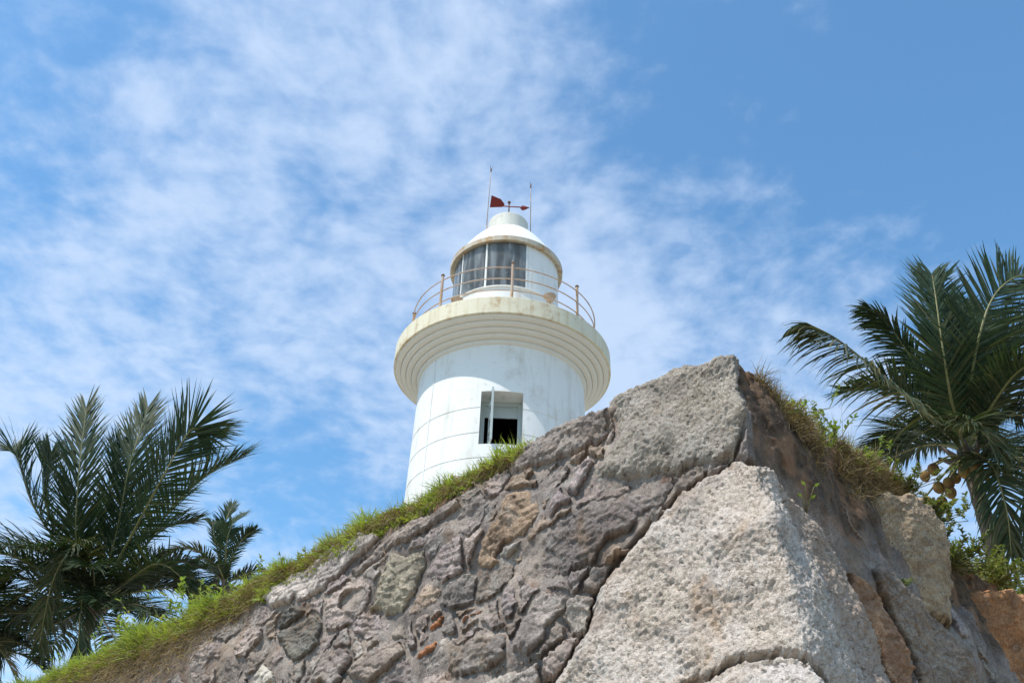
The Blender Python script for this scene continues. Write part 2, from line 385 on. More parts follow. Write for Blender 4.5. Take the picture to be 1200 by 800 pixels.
# ------------------------------------------------------------------ setting: beach and the ground inside the fort
ZT = 6.6                                    # top of the rampart
CX, CY = 2.06, 7.21                         # its salient corner, at the top
BETA = math.radians(42.8)                   # half of the corner's angle; it is symmetrical about +Y
SB, CB = math.sin(BETA), math.cos(BETA)
BAT = math.tan(math.radians(6))            # batter of the faces

def ground_sheet():
    n = 48; R = [0.0, 3, 6, 10, 20, 50, 150, 500, 1500, 4000]
    v = [(0, 0, 0)]; f = []
    for r in R[1:]:
        for i in range(n):
            a = 2 * math.pi * i / n; v.append((r * math.cos(a), r * math.sin(a), 0.05 * math.sin(r * 1.3 + a * 3) if r < 60 else 0))
    for i in range(n): f.append((0, 1 + i, 1 + (i + 1) % n))
    for k in range(len(R) - 2):
        for i in range(n):
            a = 1 + k * n + i; b = 1 + k * n + (i + 1) % n; f.append((a, b, b + n, a + n)) if False else f.append((a, a + n, b + n, b))
    o = mesh_obj('ground', v, f, M_SAND); set_props(o, kind='structure')
ground_sheet()
def terrace():
    L = 62.0; inn = 0.9; c = (CX, CY + inn / SB)
    a = (c[0] - L * SB, c[1] + L * CB); b = (c[0] + L * SB, c[1] + L * CB); z = ZT - 0.22
    v = [(c[0], c[1], z), (b[0], b[1], z), (CX, b[1] + 25, z), (a[0], a[1], z)]
    v += [(x, y, z - 1.0) for x, y, _ in v]
    f = [(0, 1, 2, 3), (7, 6, 5, 4), (0, 4, 5, 1), (1, 5, 6, 2), (2, 6, 7, 3), (3, 7, 4, 0)]
    o = mesh_obj('terrace_ground', v, f, M_TURF, smooth=False); set_props(o, kind='structure')
terrace()

# ------------------------------------------------------------------ rampart wall: one surface (s along the wall, z up), stones on it
def wall_pos(s, z, off, fine=0.0):
    """s<0 left face, s>0 right face; off = metres proud of the battered face"""
    s, z, off, fine = np.broadcast_arrays(np.asarray(s, float), z, off, fine)      # off keeps the corner sharp, fine goes along the face normal
    d = (ZT - z) * BAT + off
    w = 0.05
    r = np.sqrt(s * s + w * w); g = s / r
    x = CX + s * SB + fine * CB * g
    y = CY - d / SB + r * CB - fine * np.sqrt(1 - (CB * g) ** 2)
    return np.stack([x, y, z], -1)
def px_to_wall(x, y, off=0.0, side=None):
    r = ray(x, y)
    best = None
    for sg in ((-1, 1) if side is None else (side,)):
        n = np.array([sg * CB, -SB, 0.0])       # outward horizontal normal
        # n.(p - C) = (ZT-z)*BAT + off
        a = n @ r + r[2] * BAT
        b = (ZT - CAM[2]) * BAT + off - n @ (CAM - np.array([CX, CY, 0]))
        k = b / a
        p = CAM + r * k
        s = (p[0] - CX) / SB
        if k > 0 and (side is not None or s * sg >= 0):
            if best is None or k < best[2]: best = (s, p[2], k)
    if best is None: return px_to_wall(x, y, off, 1 if x > 870 else -1)
    return best[:2]
# top outline of rock and soil (grass stands on it)
TOPL = [(852, 414), (835, 420), (815, 428), (790, 427), (770, 440), (745, 455), (720, 471), (690, 484), (650, 499), (615, 520), (590, 538), (540, 566), (480, 594), (430, 617), (400, 634), (350, 660), (310, 679), (260, 706), (200, 733), (150, 756), (100, 778), (50, 799), (0, 820)]
TOPR = [(864, 417), (880, 433), (905, 460), (945, 494), (985, 520), (1020, 543), (1060, 576), (1085, 605), (1110, 644), (1150, 669), (1200, 704), (1260, 744)]
tp = sorted([px_to_wall(x, y, 0.0, -1) for x, y in TOPL] + [px_to_wall(x, y, 0.0, 1) for x, y in TOPR])
tps = np.array([p[0] for p in tp]); tpz = np.array([p[1] for p in tp])
def top_z(s): return np.interp(s, tps, tpz)

# non-uniform nodes along s, finer towards the camera
def make_s(smin, smax, d0, g):
    L = [0.0]
    while L[-1] > smin: L.append(L[-1] - d0 * (1 + abs(L[-1]) * g))
    R = [0.0]
    while R[-1] < smax: R.append(R[-1] + d0 * (1 + abs(R[-1]) * g))
    return np.array(L[::-1] + R[1:])
S = make_s(-19, 9.5, 0.0125, 0.10)
ZV0, ZV1, DZ = 2.45, 7.05, 0.0135
Z = np.arange(ZV0, ZV1, DZ)
SS, ZZ = np.meshgrid(S, Z, indexing='ij')
dS = np.gradient(S)[:, None] * np.ones_like(ZZ)

# traced stones, photo pixels -> wall; (name colour, polygon, proud offset used for tracing)
ST = {}
def T(key, pts, off=0.03, h=0.03, tint=(0.24, 0.21, 0.205), mat='s', tilt=(0, 0), edge=0.05, rough=1.0, label=None, side=None):
    ST[key] = dict(poly=[px_to_wall(x, y, off, side) for x, y in pts], h=h, tint=tint, mat=mat, tilt=tilt, edge=edge, rough=rough, label=label)
T('tan', [(590, 577), (617, 566), (635, 585), (632, 605), (617, 632), (590, 650), (572, 670), (550, 660), (560, 635), (580, 607)], h=0.03, tint=(0.27, 0.205, 0.155))
T('greenish', [(457, 652), (497, 641), (500, 655), (492, 675), (485, 700), (470, 718), (430, 716), (440, 695), (447, 672)], h=0.035, tint=(0.30, 0.275, 0.225))
T('dark', [(612, 640), (640, 620), (690, 590), (735, 577), (775, 560), (795, 566), (772, 590), (745, 612), (708, 640), (690, 662), (660, 677), (625, 685), (612, 662)], h=0.035, tint=(0.165, 0.148, 0.145), edge=.07)
T('quoin', [(700, 540), (722, 510), (720, 482), (712, 466), (750, 445), (785, 418), (805, 420), (830, 414), (852, 406), (868, 412), (874, 440), (872, 487), (868, 530), (820, 542), (780, 557), (735, 562), (700, 560)], h=0.045, tint=(0.46, 0.41, 0.355), mat='g', edge=.05, label='big pale grey quoin at the very top of the corner')
T('slab1', [(300, 700), (340, 670), (400, 630), (440, 618), (448, 628), (420, 652), (380, 690), (345, 705), (315, 712)], h=0.05, tint=(0.40, 0.365, 0.35))
T('slab2', [(404, 672), (452, 632), (480, 612), (535, 585), (544, 592), (500, 625), (460, 648), (414, 677)], h=0.05, tint=(0.235, 0.205, 0.19))
T('moss1', [(322, 740), (365, 715), (380, 725), (375, 750), (360, 770), (340, 777), (330, 762)], h=0.06, tint=(0.13, 0.125, 0.115))
T('moss2', [(322, 728), (342, 702), (360, 710), (350, 722), (324, 738)], h=0.05, tint=(0.115, 0.108, 0.10))
T('white', [(286, 806), (302, 777), (312, 768), (322, 790), (326, 808)], h=0.08, tint=(0.42, 0.40, 0.37))
T('grey1', [(585, 645), (592, 635), (612, 631), (607, 645), (597, 651)], h=0.07, tint=(0.29, 0.275, 0.27))
T('grey2', [(522, 780), (525, 762), (560, 740), (590, 740), (595, 762), (587, 780), (560, 792), (530, 795)], h=0.05, tint=(0.215, 0.195, 0.185))
T('strip', [(595, 765), (607, 735), (622, 700), (640, 686), (660, 692), (662, 710), (645, 740), (632, 760), (617, 770)], h=0.035, tint=(0.25, 0.225, 0.215))
T('top1', [(612, 518), (650, 497), (690, 482), (713, 474), (716, 505), (698, 520), (660, 532), (620, 545), (596, 552), (598, 536)], h=0.03, tint=(0.235, 0.21, 0.20))
T('mauve1', [(640, 595), (652, 570), (672, 548), (690, 540), (694, 552), (682, 575), (665, 592), (646, 606)], h=0.04, tint=(0.27, 0.235, 0.24))
T('mauve2', [(668, 545), (690, 530), (698, 536), (690, 560), (676, 580), (664, 576)], h=0.05, tint=(0.29, 0.255, 0.255))
T('orange1', [(497, 735), (510, 722), (522, 712), (520, 730), (507, 740)], h=0.03, tint=(0.36, 0.165, 0.085))
T('orange2', [(480, 772), (492, 755), (512, 747), (510, 762), (490, 772)], h=0.03, tint=(0.36, 0.17, 0.09))
T('orange3', [(535, 720), (560, 705), (570, 710), (540, 726)], h=0.05, tint=(0.37, 0.22, 0.15))
T('low1', [(360, 800), (372, 775), (400, 757), (415, 765), (405, 790), (395, 810)], h=0.06, tint=(0.25, 0.22, 0.21))
T('low2', [(400, 790), (430, 760), (470, 745), (476, 760), (455, 785), (430, 806)], h=0.07, tint=(0.24, 0.205, 0.185))
T('low3', [(540, 815), (560, 798), (590, 785), (612, 780), (632, 770), (640, 790), (620, 820), (580, 830)], h=0.05, tint=(0.29, 0.265, 0.25))
# the great projecting corner block and the one below it
T('block', [(868, 526), (850, 538), (815, 560), (790, 580), (765, 610), (740, 640), (718, 665), (703, 690), (692, 720), (676, 760), (640, 800), (600, 870), (690, 930), (800, 990), (880, 1020), (940, 1040), (985, 1010), (1030, 960), (1075, 890), (1060, 850), (1046, 800), (1030, 755), (1010, 715), (1000, 680), (990, 650), (962, 612), (938, 580), (905, 545), (885, 528)], off=0.10, h=0.19, tint=(0.70, 0.615, 0.545), mat='g', edge=0.05, tilt=(0, -0.04), label='huge pale pitted corner block jutting out of the rampart')
T('rustedge', [(1001, 664), (1010, 664), (1025, 680), (1040, 706), (1055, 740), (1072, 780), (1088, 850), (1064, 850), (1050, 800), (1034, 757), (1013, 715), (1004, 688)], off=0.08, h=0.08, tint=(0.36, 0.22, 0.14), edge=.06, side=1, tilt=(0.15, 0.1), label='orange brown stone beside the pale corner block')
T('foot', [(806, 806), (848, 780), (890, 767), (932, 772), (966, 798), (985, 850), (985, 900), (940, 940), (860, 930), (790, 880), (785, 840)], off=0.24, h=0.32, tint=(0.71, 0.64, 0.59), mat='g', edge=0.09, rough=.12, label='pale corner stone at the bottom edge, below the huge block')
# right face
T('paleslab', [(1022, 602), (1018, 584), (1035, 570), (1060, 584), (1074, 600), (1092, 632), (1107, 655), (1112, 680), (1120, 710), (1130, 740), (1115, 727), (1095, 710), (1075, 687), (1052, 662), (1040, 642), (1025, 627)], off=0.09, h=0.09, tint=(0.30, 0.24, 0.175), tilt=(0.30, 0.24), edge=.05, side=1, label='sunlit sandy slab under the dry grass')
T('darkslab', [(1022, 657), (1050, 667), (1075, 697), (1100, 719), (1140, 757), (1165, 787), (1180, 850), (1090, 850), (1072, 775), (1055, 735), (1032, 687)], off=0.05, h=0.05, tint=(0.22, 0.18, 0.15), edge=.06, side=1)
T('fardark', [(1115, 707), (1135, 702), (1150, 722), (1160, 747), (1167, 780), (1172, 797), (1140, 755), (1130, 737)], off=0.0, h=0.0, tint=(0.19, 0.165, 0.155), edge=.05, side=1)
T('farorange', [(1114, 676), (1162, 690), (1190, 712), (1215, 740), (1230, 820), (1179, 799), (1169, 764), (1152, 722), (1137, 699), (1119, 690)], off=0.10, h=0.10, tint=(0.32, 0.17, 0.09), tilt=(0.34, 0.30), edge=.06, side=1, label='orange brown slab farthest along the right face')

def in_poly(px, py, poly):
    r = np.zeros(px.shape, bool); n = len(poly)
    for i in range(n):
        x0, y0 = poly[i]; x1, y1 = poly[(i + 1) % n]
        if y0 == y1: continue
        r ^= ((y0 > py) != (y1 > py)) & (px < (x1 - x0) * (py - y0) / (y1 - y0) + x0)
    return r
# ragged outlines: look labels up through a warped field
WS = SS + 0.055 * fbm(SS * 3.6, ZZ * 3.6, 5, 1, .6) + 0.010 * fbm(SS * 22, ZZ * 22, 2, 31)
WZ = ZZ + 0.045 * fbm(SS * 3.6 + 40, ZZ * 3.6, 5, 2, .6) + 0.010 * fbm(SS * 22, ZZ * 22 + 9, 2, 32)
# fill: rubble seeds, flattened along the courses, of mixed size
seeds = []
r2 = np.random.default_rng(21)
zz = ZV0 - 0.1
while zz < 6.75:
    ch = r2.choice([0.14, 0.22, 0.34, 0.48], p=[.2, .3, .3, .2]); x = -19.0
    while x < 9.5:
        ln = ch * r2.uniform(0.8, 2.3) * (1 + 0.02 * abs(x)); seeds.append((x + ln / 2 + r2.normal(0, .03), zz + ch / 2 + r2.normal(0, .05), r2.uniform(.85, 1.2))); x += ln
    zz += ch * 0.93
seeds = np.array(seeds)
lab = np.full(SS.shape, -1, np.int32); bestd = np.full(SS.shape, 1e9)
for k in range(0, len(S), 40):                     # nearest seed, strip by strip
    sl_ = slice(k, k + 40); s0, s1 = S[sl_][0], S[sl_][-1]
    idx = np.where((seeds[:, 0] > s0 - 1.2) & (seeds[:, 0] < s1 + 1.2))[0]
    a, b = WS[sl_], WZ[sl_]
    for i in idx:
        d = np.hypot((a - seeds[i, 0]) / 1.55, b - seeds[i, 1]) * seeds[i, 2]
        mk = d < bestd[sl_]; bestd[sl_][mk] = d[mk]; lab[sl_][mk] = i
NF = len(seeds)
keys = list(ST)
for j, kx in enumerate(keys):
    poly = ST[kx]['poly']; a = np.array(poly)
    i0 = max(np.searchsorted(S, a[:, 0].min() - .15), 0); i1 = min(np.searchsorted(S, a[:, 0].max() + .15), len(S))
    mk = in_poly(WS[i0:i1], WZ[i0:i1], poly)
    lab[i0:i1][mk] = NF + j
TZ = top_z(SS) + 0.06 * sstep(-2.8, -2.3, SS) * sstep(.15, .05, SS) + 0.02 * fbm(SS * 6, SS * 0 + 3, 3, 5)
# no stones above the top or in the strip of bare earth below the grass
earth = 0.10 + 0.10 * sstep(-2.2, -4.5, SS) + 0.30 * sstep(-7, -9.5, SS) + 0.9 * sstep(-9, -11.5, SS)
earth = np.where(SS > 0.02, 2.0 - 0.9 * sstep(1.8, 3.0, SS), earth) + 0.12 * fbm(SS * 1.7, ZZ * 1.7, 3, 8)
isfill = lab < NF
bare = isfill & (ZZ > TZ - earth)
bare |= isfill & (fbm(SS * .9, ZZ * 1.6, 3, 12) > 0.60)          # patches where the mortar covers the stones
lab[bare] = -1
lab[(~isfill) & (ZZ > TZ)] = -1
# distance (in metres) to the edge of a node's own stone
def edge_dist(lb):
    dist = np.zeros(lb.shape); same = lb >= 0
    same[1:] &= lb[1:] == lb[:-1]; same[:-1] &= lb[:-1] == lb[1:]; same[:, 1:] &= lb[:, 1:] == lb[:, :-1]; same[:, :-1] &= lb[:, :-1] == lb[:, 1:]
    same[0] = same[-1] = False; same[:, 0] = same[:, -1] = False
    cur = same
    for it in range(26):
        dist[cur] += 1; n = cur.copy()
        n[1:] &= cur[:-1]; n[:-1] &= cur[1:]; n[:, 1:] &= cur[:, :-1]; n[:, :-1] &= cur[:, 1:]; cur = n
    return dist * DZ * 1.05
dist = edge_dist(lab)
U_BLOCK, U_FOOT = NF + keys.index('block'), NF + keys.index('foot')
lab_b = np.where(lab == U_FOOT, U_BLOCK, np.where(lab == U_BLOCK, U_BLOCK, -1)); dist_b = edge_dist(lab_b)   # the great block goes on behind the stone in front of it
# large forms shared by mortar and stones
def big(s, z): return 0.085 * fbm(s * 0.55, z * 0.8, 3, 40) + 0.05 * fbm(s * 1.6, z * 1.9, 2, 44)
BG = big(SS, ZZ)
fine = 0.020 * fbm(SS * 4.5, ZZ * 6.5, 5, 50, .55) + 0.010 * fbm(SS * 18, ZZ * 24, 3, 55, .6)
ra_, rb_ = SS * .8 + ZZ * .6, ZZ * .8 - SS * .6
pn = fbm(ra_ * 9, rb_ * 24, 3, 61, .62); pn2 = fbm(ra_ * 3.0, rb_ * 8.0, 4, 63, .65)
pits = sstep(0.22, 0.62, pn) + 0.9 * sstep(0.42, 0.62, pn2)
rampart = None
def build_wall():
    global rampart
    st = 2
    s = np.concatenate([-np.geomspace(60, 19.6, 14), S[::st], np.geomspace(9.9, 60, 14)])
    zl = np.concatenate([np.linspace(-0.6, 2.40, 22), np.linspace(0, 1, 176)[1:]])          # second part stretched up to the top
    A = len(s); tz = top_z(s) + 0.02 * fbm(s * 6, s * 0 + 3, 3, 5) - 0.08 * sstep(-3.0, -2.6, s) * sstep(.12, .0, s)
    s2 = s[:, None]
    z = np.where(np.arange(len(zl))[None] < 22, zl[None], 2.40 + (tz[:, None] - 2.40) * zl[None])
    s2 = s2 + 0 * z
    wf, wsec, wc = worley(s2 * 9 + .5 * fbm(s2 * 6, z * 6, 2, 70), z * 12, 4)
    rub = (0.5 - wf) * 0.030 * (wc > .6)
    h = big(s2, z) - 0.022 + 0.030 * fbm(s2 * 1.3, z * 2.0, 5, 71, .55) + rub + 0.010 * fbm(s2 * 14, z * 20, 3, 72)
    h += np.where(s2 > 0.1, 0.05 * fbm(s2 * 2.2, z * 0.7, 3, 75), 0)
    # deep joint round the great block
    bp = np.array(ST['block']['poly']); near = (np.abs(s2) < 3.5) & (z > 2.4); dd_ = np.full(s2.shape, 9.0)
    for i in range(len(bp)):
        a_, b_ = bp[i], bp[(i + 1) % len(bp)]; ab = b_ - a_
        tt = np.clip(((s2[near] - a_[0]) * ab[0] + (z[near] - a_[1]) * ab[1]) / (ab @ ab + 1e-9), 0, 1)
        dd_[near] = np.minimum(dd_[near], np.hypot(s2[near] - a_[0] - tt * ab[0], z[near] - a_[1] - tt * ab[1]))
    h -= 0.11 * sstep(.085, .02, dd_) * (s2 < .1) + 0.04 * sstep(.5, .1, dd_)
    # the earth band overhangs a little, roots and turf hold it
    band = sstep(0.55, 0.05, tz[:, None] - z)
    h += band * (0.02 + 0.05 * fbm(s2 * 3, z * 3, 3, 77)) * ((s2 > .3) | (s2 < -3.2))
    # cap rows going inward
    inn = np.array([0.03, 0.08, 0.16, 0.28, 0.45, 0.7, 1.0, 1.4])
    capz = tz[:, None] + 0.05 * np.sqrt(inn)[None] + 0.04 * fbm(s[:, None] * 2 + 0 * inn, inn[None] * 4 + 0 * s[:, None], 3, 80) * np.minimum(inn[None] * 8, 1) - 0.25 * (inn[None] ** 2)
    hc = h[:, -1:] - inn[None] - (tz[:, None] - capz) * 0.0
    zz_ = np.concatenate([z, capz], 1); hh = np.concatenate([h, hc + (capz - tz[:, None]) * BAT], 1); sss = np.concatenate([s2, s[:, None] + 0 * inn[None]], 1)
    P = wall_pos(sss, zz_, hh)
    B = zz_.shape[1]
    idx = np.arange(A * B).reshape(A, B)
    q = np.stack([idx[:-1, :-1], idx[1:, :-1], idx[1:, 1:], idx[:-1, 1:]], -1).reshape(-1, 4)
    o = mesh_obj('rampart_wall', P.reshape(-1, 3), q, M_MORTAR)
    soil = np.clip(sstep(0.42, 0.10, tz[:, None] - zz_ + 0.22 * fbm(sss * 2.5, zz_ * 2.5, 3, 81)) * (np.abs(sss) > 0), 0, 1)
    lefts = sstep(-2.6, -4.0, sss); soil *= np.where(sss < 0, 0.25 + 0.75 * lefts, 1)
    soil = np.maximum(soil, 0.62 * sstep(-8.5, -10.5, sss) * sstep(1.5, .9, tz[:, None] - zz_ + .3 * fbm(sss * 1.5, zz_ * 1.5, 3, 84)))
    soil = np.maximum(soil, np.where(sss > 0.12, sstep(1.5, 0.9, tz[:, None] - zz_ + .3 * fbm(sss * 1.5, zz_ * 1.5, 3, 83)), 0))
    float_attr(o, 'soil', soil)
    set_props(o, 'battered rubble rampart of grey and brown stone rising to a sharp corner', 'wall')
    rampart = o
build_wall()

def build_stones():
    r3 = np.random.default_rng(77)
    pal = [(0.25, 0.22, 0.215), (0.27, 0.235, 0.235), (0.22, 0.195, 0.19), (0.18, 0.165, 0.16), (0.29, 0.265, 0.25), (0.255, 0.205, 0.17), (0.30, 0.255, 0.24), (0.20, 0.175, 0.16)]
    nodes = np.argwhere(lab >= 0); ids = lab[lab >= 0]; order = np.argsort(ids, kind='stable'); ids = ids[order]; nodes = nodes[order]
    uq, st = np.unique(ids, return_index=True); st = list(st) + [len(ids)]
    count = 0
    for u, a, b in zip(uq, st[:-1], st[1:]):
        if b - a < 90: continue
        nn = nodes[a:b]; i0, j0 = nn.min(0); i1, j1 = nn.max(0) + 1
        if u == U_BLOCK:
            nn = np.argwhere(lab_b == u); i0, j0 = nn.min(0); i1, j1 = nn.max(0) + 1
        lb_, ds_ = (lab_b, dist_b) if u == U_BLOCK else (lab, dist)
        sub = lb_[i0:i1, j0:j1] == u
        if u < NF:
            # only where the photograph, or a step beside it, can see
            cs, cz = seeds[u, 0], seeds[u, 1]
            x, y, k = proj(wall_pos(cs, cz, 0.0))
            if x < -260 or x > 1480 or y > 1010: continue
        q = sub[:-1, :-1] & sub[1:, :-1] & sub[1:, 1:] & sub[:-1, 1:]
        if q.sum() < 40: continue
        s_, z_ = SS[i0:i1, j0:j1], ZZ[i0:i1, j0:j1]; d = ds_[i0:i1, j0:j1]
        cs, cz = s_[sub].mean(), z_[sub].mean()
        if u >= NF:
            I = ST[keys[u - NF]]; h0, tilt, edge, tint, mat = I['h'], I['tilt'], I['edge'], I['tint'], I['mat']; rough = I['rough']
        else:
            h0 = r3.uniform(-0.012, 0.025); tilt = r3.normal(0, .05, 2); edge = r3.uniform(.008, .022); mat = 's'; rough = 1
            tint = np.array(pal[r3.integers(len(pal))]) * r3.uniform(.85, 1.12)
        edge = edge * (1 if mat == 'g' else .55); prof = 1 - np.exp(-np.maximum(d - DZ * 1.05, 0) / edge * 1.6)
        H = BG[i0:i1, j0:j1] + (0.12 if u == U_FOOT else -0.06) * (1 - prof) + h0 * prof + (tilt[0] * (s_ - cs) + tilt[1] * (z_ - cz)) * prof
        H0 = H; H = fine[i0:i1, j0:j1] * (0.75 if mat == 's' else 0.7) + (0.012 if mat == 's' else 0.005) * fbm(s_ * 2.5 + u, z_ * 3.5, 3, 90)
        if mat != 'g':       # broken faces: chipped corners and stepped ledges
            ext = max(np.ptp(s_[sub]), np.ptp(z_[sub]))
            for _ in range(4):
                aa = r3.uniform(0, 2 * np.pi); t_ = (s_ - cs) * math.cos(aa) + (z_ - cz) * math.sin(aa) + .02 * fbm(s_ * 6, z_ * 6, 2, 91)
                H = H - np.maximum(0, t_ - ext * r3.uniform(.12, .38)) * r3.uniform(.05, .30)
            sl = r3.normal(0, .25); ff = 7.0 * (z_ + sl * s_) + 1.1 * fbm(s_ * 2.0 + u, z_ * 3.0, 4, 93) + 90; fr_ = ff - np.floor(ff)
            H = H + 0.024 * (sstep(.0, .14, fr_) - fr_) * prof + r3.normal(0, .0022, H.shape)
        if mat == 'g':
            H = H - 0.011 * pits[i0:i1, j0:j1] * (.5 + sstep(-.3, .5, fbm(s_ * 2, z_ * 2, 2, 111))) + 0.035 * fbm(s_ * 1.1, z_ * 1.1, 3, 95) + 0.011 * fbm(s_ * 26, z_ * 26, 3, 97, .7) + r3.normal(0, .0042, H.shape)
        else:
            # thin bedding cracks run along the stone
            cr = np.abs(fbm(s_ * 1.2 + u * .7, z_ * 5.0, 3, 98)); H = H - 0.020 * sstep(0.035, 0.0, cr)
            H = H - 0.010 * pits[i0:i1, j0:j1]
        if mat == 'g':
            cr = np.abs(fbm(ra_[i0:i1, j0:j1] * .55 + 3, rb_[i0:i1, j0:j1] * 1.5, 4, 117)); H = H - 0.030 * sstep(.022, 0, cr) * sstep(.0, .3, fbm(s_ * 1.3, z_ * 1.3, 2, 118))
        if mat == 'g' and u >= NF and keys[u - NF] == 'quoin':
            H = np.where(s_ > 0.03, H - 0.03, H)
        if u == U_BLOCK:      # open joint above the stone in front
            H0 = H0 - 0.16 * sstep(.075, .0, dist[i0:i1, j0:j1]) * (d > .10) * (lab[i0:i1, j0:j1] == U_BLOCK)
        H0 = np.where(d <= 0, BG[i0:i1, j0:j1] + (0.06 if u == U_FOOT else -0.10), H0); H = np.where(d <= 0, 0, H)
        P = wall_pos(s_, z_, H0, H)
        idm = -np.ones(sub.shape, int); used = np.zeros(sub.shape, bool)
        for dx in (0, 1):
            for dy in (0, 1): used[dx:dx + q.shape[0], dy:dy + q.shape[1]] |= q
        idm[used] = np.arange(used.sum())
        F = np.stack([idm[:-1, :-1], idm[1:, :-1], idm[1:, 1:], idm[:-1, 1:]], -1)[q]
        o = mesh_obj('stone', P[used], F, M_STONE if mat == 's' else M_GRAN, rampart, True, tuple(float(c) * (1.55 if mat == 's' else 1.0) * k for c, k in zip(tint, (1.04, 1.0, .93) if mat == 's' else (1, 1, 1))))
        if mat == 'g':
            rust = np.zeros(P.shape[:2])
            if keys[u - NF] == 'block':
                e = s_ - np.interp(z_, [3.0, 4.2, 4.8, 5.3], [1.05, 0.62, 0.38, 0.2])
                rust = 0.55 * sstep(-0.05, 0.25, e + .15 * fbm(s_ * 3, z_ * 3, 3, 99)) + 0.55 * sstep(.30, .02, d) * (s_ < -0.2) * sstep(-.2, .4, fbm(s_ * 2, z_ * 2, 3, 102))
            float_attr(o, 'rust', np.clip(rust, 0, 1)[used])
        if u >= NF and ST[keys[u - NF]]['label']: o['label'] = ST[keys[u - NF]]['label']
        count += 1
    print('stones', count)
build_stones()

# ------------------------------------------------------------------ lighthouse
G = at(588.5, 437, 23.5); AX, AY = float(G[0]), float(G[1])
def z_front(y, r):      # height at which a ring of radius r shows its near edge on picture row y
    lo, hi = 5.0, 30.0
    d = np.array([AX, AY]); d = d / np.linalg.norm(d)
    for _ in range(50):
        mid = (lo + hi) / 2
        if proj((AX - d[0] * r, AY - d[1] * r, mid))[1] > y: lo = mid
        else: hi = mid
    return lo
R_SH, R_FA, R_RAIL, R_GL, R_EV = 2.03, 2.70, 2.34, 1.385, 1.51
Z0 = ZT - 0.30
z_shtop = z_front(400, R_SH); z_fb = z_front(366, R_FA); z_ft = z_front(347, R_FA)
z_glb = z_front(336, R_GL); z_glt = z_front(281, R_GL); z_evb = z_front(280.5, R_EV); z_evt = z_front(275, R_EV)
z_cap0 = z_front(263.5, 0.55); z_cap1 = z_front(248, 0.55)
print('lighthouse', [round(v, 2) for v in (z_shtop, z_fb, z_ft, z_glb, z_glt, z_evb, z_evt, z_cap0, z_cap1)])
FACE = math.atan2(-AX, AY)      # lathe angle 0 looks towards -Y; the camera is there, nearly
LH = empty('lighthouse', (AX, AY, Z0))
set_props(LH, 'white round lighthouse tower with railed gallery and glazed lantern', 'lighthouse')
def L(z): return z - Z0          # local height
def lathe(name, prof, mat, n=128, a0=0, a1=2 * math.pi, parent=None, deg=35):
    b = MB(); b.lathe(prof, n, a0, a1); o = b.build(name, mat, parent or LH); auto_smooth(o, deg); return o
def pol(r, a, z): return np.array([r * math.sin(a), -r * math.cos(a), z])

